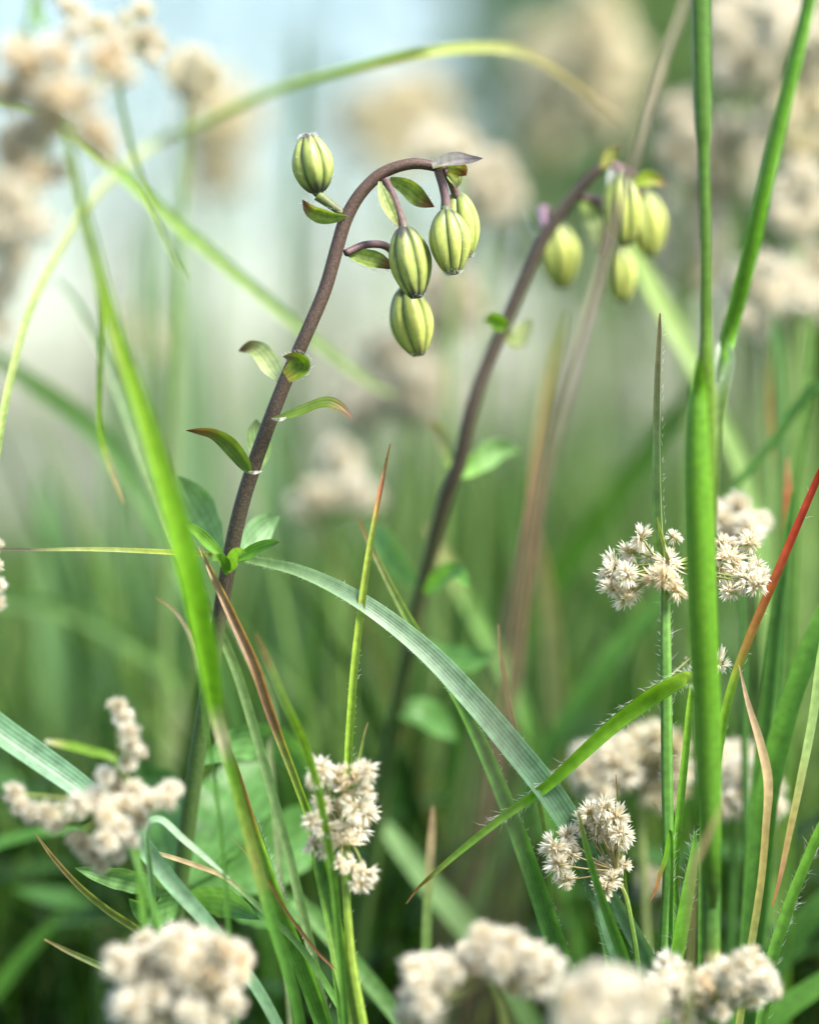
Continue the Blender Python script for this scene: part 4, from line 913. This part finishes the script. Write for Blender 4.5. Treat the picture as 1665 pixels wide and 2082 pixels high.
# ================================================================== pale flowers standing well behind
GB = 'blurred flowering grasses behind the lilies'
def far_flower(label, heads, base, d):
    return woodrush(label, heads, [(base[0], base[1], 14), (base[0] + base[2] * .5, base[1] + 500, 16), (base[0] + base[2], base[1] + 1000, 18)], d, group=GB, jitter=0.05, culm_col=(0.16, 0.26, 0.07), bcol=(0.28, 0.32, 0.14))
for lb, (cx, cy, rx, ry, k, r_, tn), bs, d_ in [
    ('highest blurred cream plume between the tall grass stem and its slanting leaf', (1500, 80, 60, 95, 20, 34, 'cream'), (1500, 190, 20), 1.62),
    ('highest blurred cream plume outside the slanting leaf', (1625, 60, 60, 90, 20, 34, 'cream'), (1610, 170, -10), 1.58),
    ('blurred cream plume outside the slanting leaf, just under the highest one', (1620, 230, 60, 80, 19, 34, 'yellow'), (1610, 330, 10), 1.6),
    ('blurred cream plume partly hidden by the tall grass stem at mid height', (1490, 320, 50, 85, 18, 34, 'cream'), (1490, 420, 30), 1.66),
    ('blurred white plume outside the slanting leaf, third one down', (1625, 410, 52, 70, 17, 34, 'cream'), (1620, 500, 20), 1.55),
    ('lowest blurred cream plume, beside the pale joint of the slanting leaf', (1545, 600, 60, 70, 18, 34, 'cream'), (1550, 680, 20), 1.52),
    ('low blurred white plume outside the slanting leaf, above the pale upright blade', (1640, 570, 46, 60, 14, 34, 'cream'), (1640, 650, 10), 1.56),
    ('blurred cream plume between the soft lily and the tall grass stem', (1385, 270, 42, 70, 14, 34, 'cream'), (1380, 340, 30), 1.6),
    ('blurred cream plume hanging under the soft lily leaves', (1395, 470, 50, 110, 20, 34, 'cream'), (1400, 610, 30), 1.7),
    ('large pale yellow blurred plume rising above the soft lily tip', (1215, 140, 70, 130, 26, 40, 'yellow'), (1215, 280, -20), 2.2),
    ('second pale yellow blurred plume above the soft lily, slimmer', (1110, 180, 40, 120, 14, 38, 'yellow'), (1110, 320, -20), 2.6),
    ('blurred white plume just over the grey bract of the sharp lily', (905, 290, 60, 28, 11, 30, 'cream'), (930, 320, -40), 1.55),
    ('blurred cream plume between the sharp lily buds and the soft lily', (1000, 375, 45, 55, 13, 34, 'cream'), (1000, 440, -40), 1.65),
    ('pale blurred plume showing through above the lily stem arch', (800, 240, 90, 80, 16, 44, 'yellow'), (800, 330, 20), 2.6),
    ('blurred cream plume beside the hanging lily buds', (905, 610, 55, 70, 15, 34, 'cream'), (900, 700, -30), 1.75),
    ('blurred cream plume directly below the hanging lily buds', (815, 720, 65, 44, 14, 34, 'cream'), (830, 770, 10), 1.7),
    ('blurred cream plume, lowest of those under the lily buds', (850, 810, 62, 48, 14, 34, 'cream'), (850, 860, 10), 1.75),
    ('blurred cream plume beside the long curled lily leaf', (735, 830, 38, 48, 9, 32, 'cream'), (745, 890, 10), 1.75)]:
    far_flower(lb, fill(cx, cy, rx, ry, k, r_, .06, tn), bs, d_)
far_flower('upper blurred small white flower clump above the lily whorl', fill(690, 935, 32, 30, 8, 28, .02), (690, 980, 0), 1.62)
far_flower('wider lower blurred white flower clump beside the orange-tipped stem', fill(650, 1022, 45, 24, 8, 28, .02) + fill(725, 1008, 26, 24, 5, 28, .02), (680, 1040, 0), 1.6)
L5 = 'very faint pale plume in the bright gap above the lone upright bud'
far_flower(L5, fill(450, 280, 60, 110, 16, 40, .1, 'yellow'), (440, 420, 0), 2.3)
far_flower('small pale plume just behind the peach flower plume', fill(390, 150, 46, 40, 9, 30, .05, 'yellow'), (380, 210, -40), 1.5)
far_flower('faint pinkish blurred plume low in the bright gap', fill(290, 680, 36, 40, 5, 30, .05, 'peach'), (285, 730, 0), 2.2)

# ================================================================== more blades
G1 = 'soft green blades among the stems'
def bl(label, ctrl, d, c, roll=None, fold=0.4, hair=0, root=True, **k):
    return blade(label, ctrl, d, c, root, roll, 0, fold, hair, group=G1, **k)
bl('dark green blurred blade slanting behind the sharp cluster and hairy stem', [(1425, 1140, 4), (1345, 1225, 32), (1270, 1310, 40), (1200, 1400, 42), (1130, 1510, 42), (1070, 1620, 42), (1010, 1760, 40)], 1.43, [(0, MID), (1, DRK)])
bl('long blurred deep green blade slanting up behind the broad leaf', [(1480, 730, 6), (1400, 800, 34), (1300, 930, 44), (1200, 1070, 48), (1110, 1200, 50), (1030, 1340, 50), (960, 1520, 48)], 1.6, [(0, DRK), (0.5, (0.08, 0.22, 0.02)), (1, DRK)])
bl('pale green blurred blade falling from the soft lily buds to the broad leaf', [(1268, 470, 10), (1312, 560, 36), (1360, 650, 40), (1410, 740, 36), (1460, 850, 32), (1520, 1000, 30), (1560, 1250, 28), (1570, 1600, 28)], 1.42, [(0, (0.34, 0.46, 0.14)), (0.4, (0.32, 0.45, 0.16)), (1, (0.2, 0.36, 0.1))])
bl('dark bent blade rising to the side above the red-tipped blade', [(1470, 1020, 5), (1520, 960, 18), (1580, 890, 20), (1625, 825, 22), (1660, 790, 24), (1700, 800, 22), (1730, 900, 22), (1740, 1300, 22)], 1.32, [(0, (0.1, 0.22, 0.05)), (0.5, DRK), (1, DRK)])
bl('pale green upright blurred blade beside a reddish strand', [(1575, 640, 6), (1580, 720, 28), (1585, 850, 34), (1585, 1000, 34), (1580, 1150, 30), (1575, 1400, 28)], 1.42, [(0, (0.2, 0.38, 0.16)), (1, (0.18, 0.34, 0.1))])
bl('blurred reddish-brown strand standing against the pale upright blade', [(1566, 690, 4), (1568, 780, 12), (1570, 870, 12), (1576, 960, 6), (1580, 1200, 8)], 1.38, [(0, OLI), (0.4, RST), (1, OLI)])
bl('blurred rusty blade tip standing beside the red-tipped blade', [(1600, 930, 4), (1600, 1000, 16), (1596, 1080, 17), (1590, 1200, 18), (1580, 1400, 20), (1560, 1700, 22)], 1.3, [(0, (0.35, 0.2, 0.1)), (0.25, (0.3, 0.08, 0.03)), (0.45, DRK), (1, DRK)])
bl('dark green upright stem crossed by the red-tipped blade', [(1612, 1000, 6), (1596, 1120, 18), (1578, 1240, 24), (1565, 1380, 26), (1550, 1520, 28), (1535, 1700, 30), (1522, 1900, 30)], 1.26, [(0, MID), (0.3, DRK), (1, MID)])
bl('thick green blade leaning outward beyond the tan dry strand', [(1720, 1160, 20), (1672, 1260, 36), (1630, 1370, 42), (1594, 1480, 46), (1566, 1600, 48), (1548, 1750, 46), (1530, 1940, 40)], 1.24, [(0, MID), (0.5, (0.09, 0.24, 0.025)), (1, DRK)])
bl('tan dry blade bent against the thick outward blade', [(1502, 1352, 2), (1520, 1430, 10), (1544, 1510, 17), (1560, 1590, 19), (1556, 1680, 15), (1545, 1800, 15), (1520, 1960, 16)], 1.19, [(0, (0.4, 0.28, 0.2)), (0.5, (0.46, 0.34, 0.18)), (0.7, (0.36, 0.28, 0.1)), (1, OLI)])
bl('hanging blade whose brown tip points down outside the thick blade', [(1570, 1842, 3), (1586, 1780, 9), (1602, 1700, 13), (1625, 1590, 16), (1650, 1460, 18), (1668, 1330, 18), (1690, 1240, 18), (1730, 1240, 18), (1760, 1400, 18), (1770, 1800, 18)], 1.19, [(0, RST), (0.12, (0.36, 0.2, 0.1)), (0.25, (0.34, 0.28, 0.1)), (0.4, PAL), (0.7, (0.2, 0.36, 0.1)), (1, MID)])
bl('hairy green blade leaning out beside the ragged cream head', [(1720, 1590, 8), (1672, 1680, 18), (1630, 1780, 22), (1600, 1860, 24), (1572, 1950, 24), (1550, 2080, 24)], 1.195, [(0, BRT), (1, (0.13, 0.3, 0.05))], hair=110)
bl('blurred broad dark blade low beside the ragged cream head', [(1730, 1790, 30), (1665, 1850, 50), (1600, 1930, 56), (1540, 2020, 56), (1490, 2130, 50)], 1.34, [(0, DRK), (1, MID)])
bl('second blurred broad blade low under the hairy leaning blade', [(1740, 1960, 30), (1660, 2010, 44), (1590, 2060, 46), (1520, 2140, 44)], 1.3, MID)
bl('thin tan strand leaning on the base of the broad leaf', [(1476, 1628, 3), (1455, 1670, 8), (1432, 1720, 10), (1412, 1765, 11), (1408, 1850, 10), (1404, 1980, 10), (1400, 2100, 10)], 1.08, [(0, TAN), (0.5, (0.36, 0.28, 0.14)), (1, OLI)])
bl('slim stem between the hairy stem and the broad leaf', [(1408, 1390, 9), (1402, 1450, 14), (1394, 1540, 15), (1384, 1640, 16), (1374, 1760, 17), (1376, 1860, 17), (1372, 1980, 17), (1368, 2100, 17)], 1.205, [(0, YG), (0.3, BRT), (1, MID)], mat=M_CULM)
bl('short hairy blade pointing up at the foot of the broad leaf', [(1413, 1690, 4), (1410, 1740, 18), (1398, 1810, 26), (1384, 1890, 28), (1370, 1970, 28), (1356, 2090, 26)], 1.19, [(0, MID), (1, BRT)], hair=70, edge=1.3)
bl('small rusty bent tip beside the hairy upright stem', [(1322, 1832, 2), (1334, 1805, 7), (1340, 1780, 9), (1352, 1745, 10), (1364, 1690, 9), (1366, 1800, 8), (1362, 2000, 10)], 1.195, [(0, RST), (0.3, (0.35, 0.2, 0.08)), (0.5, BRT), (1, MID)])
bl('grey-green blurred blade falling behind the low two-lobed head', [(755, 1640, 8), (800, 1710, 34), (860, 1790, 44), (920, 1860, 48), (990, 1950, 46), (1060, 2060, 44)], 1.4, [(0, (0.2, 0.34, 0.14)), (1, (0.13, 0.27, 0.07))])
bl('upright blurred blade with tan tip between cream spike and crossing blades', [(880, 1640, 4), (876, 1700, 16), (870, 1790, 17), (866, 1890, 19), (864, 2000, 20), (862, 2100, 20)], 1.275, [(0, (0.4, 0.26, 0.16)), (0.3, (0.4, 0.32, 0.18)), (0.5, (0.22, 0.34, 0.1)), (1, MID)])
bl('thin dry tan tip standing on the bluish arching blade', [(1014, 1270, 3), (1020, 1340, 8), (1032, 1410, 9), (1048, 1480, 9), (1075, 1560, 8), (1110, 1700, 8), (1130, 2000, 10)], 1.235, [(0, TAN), (0.5, (0.4, 0.24, 0.14)), (0.7, OLI), (1, MID)])
bl('pale green blurred blade slanting behind the soft lily base', [(868, 1070, 4), (905, 1140, 26), (950, 1230, 30), (995, 1310, 32), (1050, 1420, 32), (1090, 1560, 32)], 1.45, [(0, TAN), (0.2, (0.3, 0.34, 0.12)), (0.4, (0.17, 0.32, 0.08)), (1, MID)])
bl('pale buff blurred strand rising below the brownish-pink stem', [(1090, 1080, 4), (1110, 1180, 26), (1125, 1300, 34), (1135, 1420, 40), (1140, 1560, 40), (1140, 1750, 36)], 1.5, [(0, TAN), (0.4, (0.34, 0.34, 0.16)), (1, (0.25, 0.3, 0.1))])
bl('broad blue-green blade sliding behind the white sprawling cluster', [(-80, 1420, 50), (0, 1488, 56), (80, 1545, 54), (170, 1610, 48), (260, 1690, 40), (350, 1800, 34), (430, 1890, 28), (520, 2010, 24), (580, 2120, 22)], 1.175, [(0, BLU), (0.3, (0.17, 0.31, 0.19)), (1, (0.16, 0.3, 0.16))], edge=1.25)
bl('thin pale blue-green leaf reaching out from the white sprawling cluster', [(466, 1786, 3), (420, 1748, 11), (370, 1706, 14), (325, 1668, 14), (300, 1690, 12), (310, 1800, 12), (330, 2000, 12)], 1.17, [(0, PBL), (0.5, (0.3, 0.46, 0.3)), (1, MID)])
bl('lime arching leaf over the white sprawling cluster', [(92, 1508, 8), (130, 1515, 16), (180, 1528, 18), (235, 1548, 16), (262, 1620, 14), (280, 1760, 14), (300, 1980, 14)], 1.13, [(0, (0.6, 0.62, 0.45)), (0.08, (0.5, 0.5, 0.2)), (0.2, YG), (1, MID)])
bl('olive thin blade with tan tip slanting under the white sprawling cluster', [(74, 1698, 3), (110, 1745, 9), (160, 1800, 12), (220, 1850, 15), (300, 1905, 16), (400, 2000, 16), (460, 2100, 16)], 1.21, [(0, TAN), (0.25, (0.3, 0.22, 0.1)), (0.4, OLI), (1, (0.25, 0.32, 0.08))])
bl('tan thin blade slanting across the dark lower lily stem', [(280, 1725, 4), (340, 1742, 9), (400, 1762, 10), (460, 1788, 10), (530, 1850, 12), (620, 1940, 14), (720, 2100, 14)], 1.195, [(0, (0.4, 0.34, 0.2)), (0.4, (0.34, 0.24, 0.12)), (0.6, (0.14, 0.27, 0.08)), (1, MID)])
bl('pale thin blade slanting low towards the domed cream head', [(90, 1910, 3), (140, 1935, 10), (200, 1962, 14), (260, 1990, 16), (330, 2040, 16), (390, 2110, 16)], 1.22, [(0, TAN), (0.3, (0.26, 0.32, 0.12)), (1, (0.2, 0.34, 0.1))])
bl('blurred deep green blade rising low at the shaded corner', [(150, 1835, 4), (90, 1900, 26), (30, 1970, 32), (-30, 2050, 34), (-90, 2140, 34)], 1.4, [(0, MID), (1, (0.08, 0.24, 0.02))])
bl('blurred flat green leaf behind the white sprawling cluster', [(180, 1690, 8), (110, 1690, 20), (40, 1705, 24), (-40, 1740, 26), (-90, 1850, 24), (-110, 2080, 24)], 1.33, (0.1, 0.26, 0.05))
bl('wide grey-green upright blurred blade at the shaded corner', [(90, 960, 8), (108, 1050, 60), (118, 1160, 76), (120, 1280, 78), (124, 1400, 76), (130, 1540, 72), (138, 1750, 66)], 1.75, [(0, (0.16, 0.3, 0.12)), (1, (0.14, 0.27, 0.09))], roll=12)
bl('blurred green blade crossing behind the upright lime stem', [(640, 1700, 6), (660, 1760, 22), (600, 1830, 30), (700, 1940, 34), (800, 2060, 34)][2:] , 1.28, (0.14, 0.29, 0.08))
bl('wide blurred dark blade upright behind the lime stem', [(850, 1330, 8), (830, 1410, 36), (812, 1500, 44), (796, 1610, 46), (780, 1760, 46)], 1.52, [(0, MID), (1, DRK)])
bl('blurred pale blade rising in front of the bluish water-bright gap', [(1650, 640, 8), (1652, 700, 18), (1646, 800, 22), (1632, 900, 22), (1622, 1000, 20), (1616, 1200, 20)], 1.34, [(0, (0.26, 0.42, 0.12)), (1, (0.2, 0.38, 0.08))])
# soft blades seen against the bright gap
L6 = 'faint grey-green blurred stem standing in the bright gap'
for (x, y, d_, dx) in ((292, 440, 1.75, -10), (375, 500, 1.9, 30), (440, 560, 2.0, -20), (520, 640, 1.85, 15), (330, 330, 2.1, 20), (610, 40, 1.9, -15), (235, 610, 1.8, -12), (560, 780, 1.8, 10)):
    blade(L6, [(x, y, 4), (x + dx * .2, y + 120, 22), (x + dx * .5, y + 320, 26), (x + dx, y + 700, 26)], d_, (0.12, 0.24, 0.09), True, group='stems in the bright gap')
print('objects', len(bpy.data.objects), 'tris', sum(len(m.loops) - 2 * len(m.polygons) for m in bpy.data.meshes))
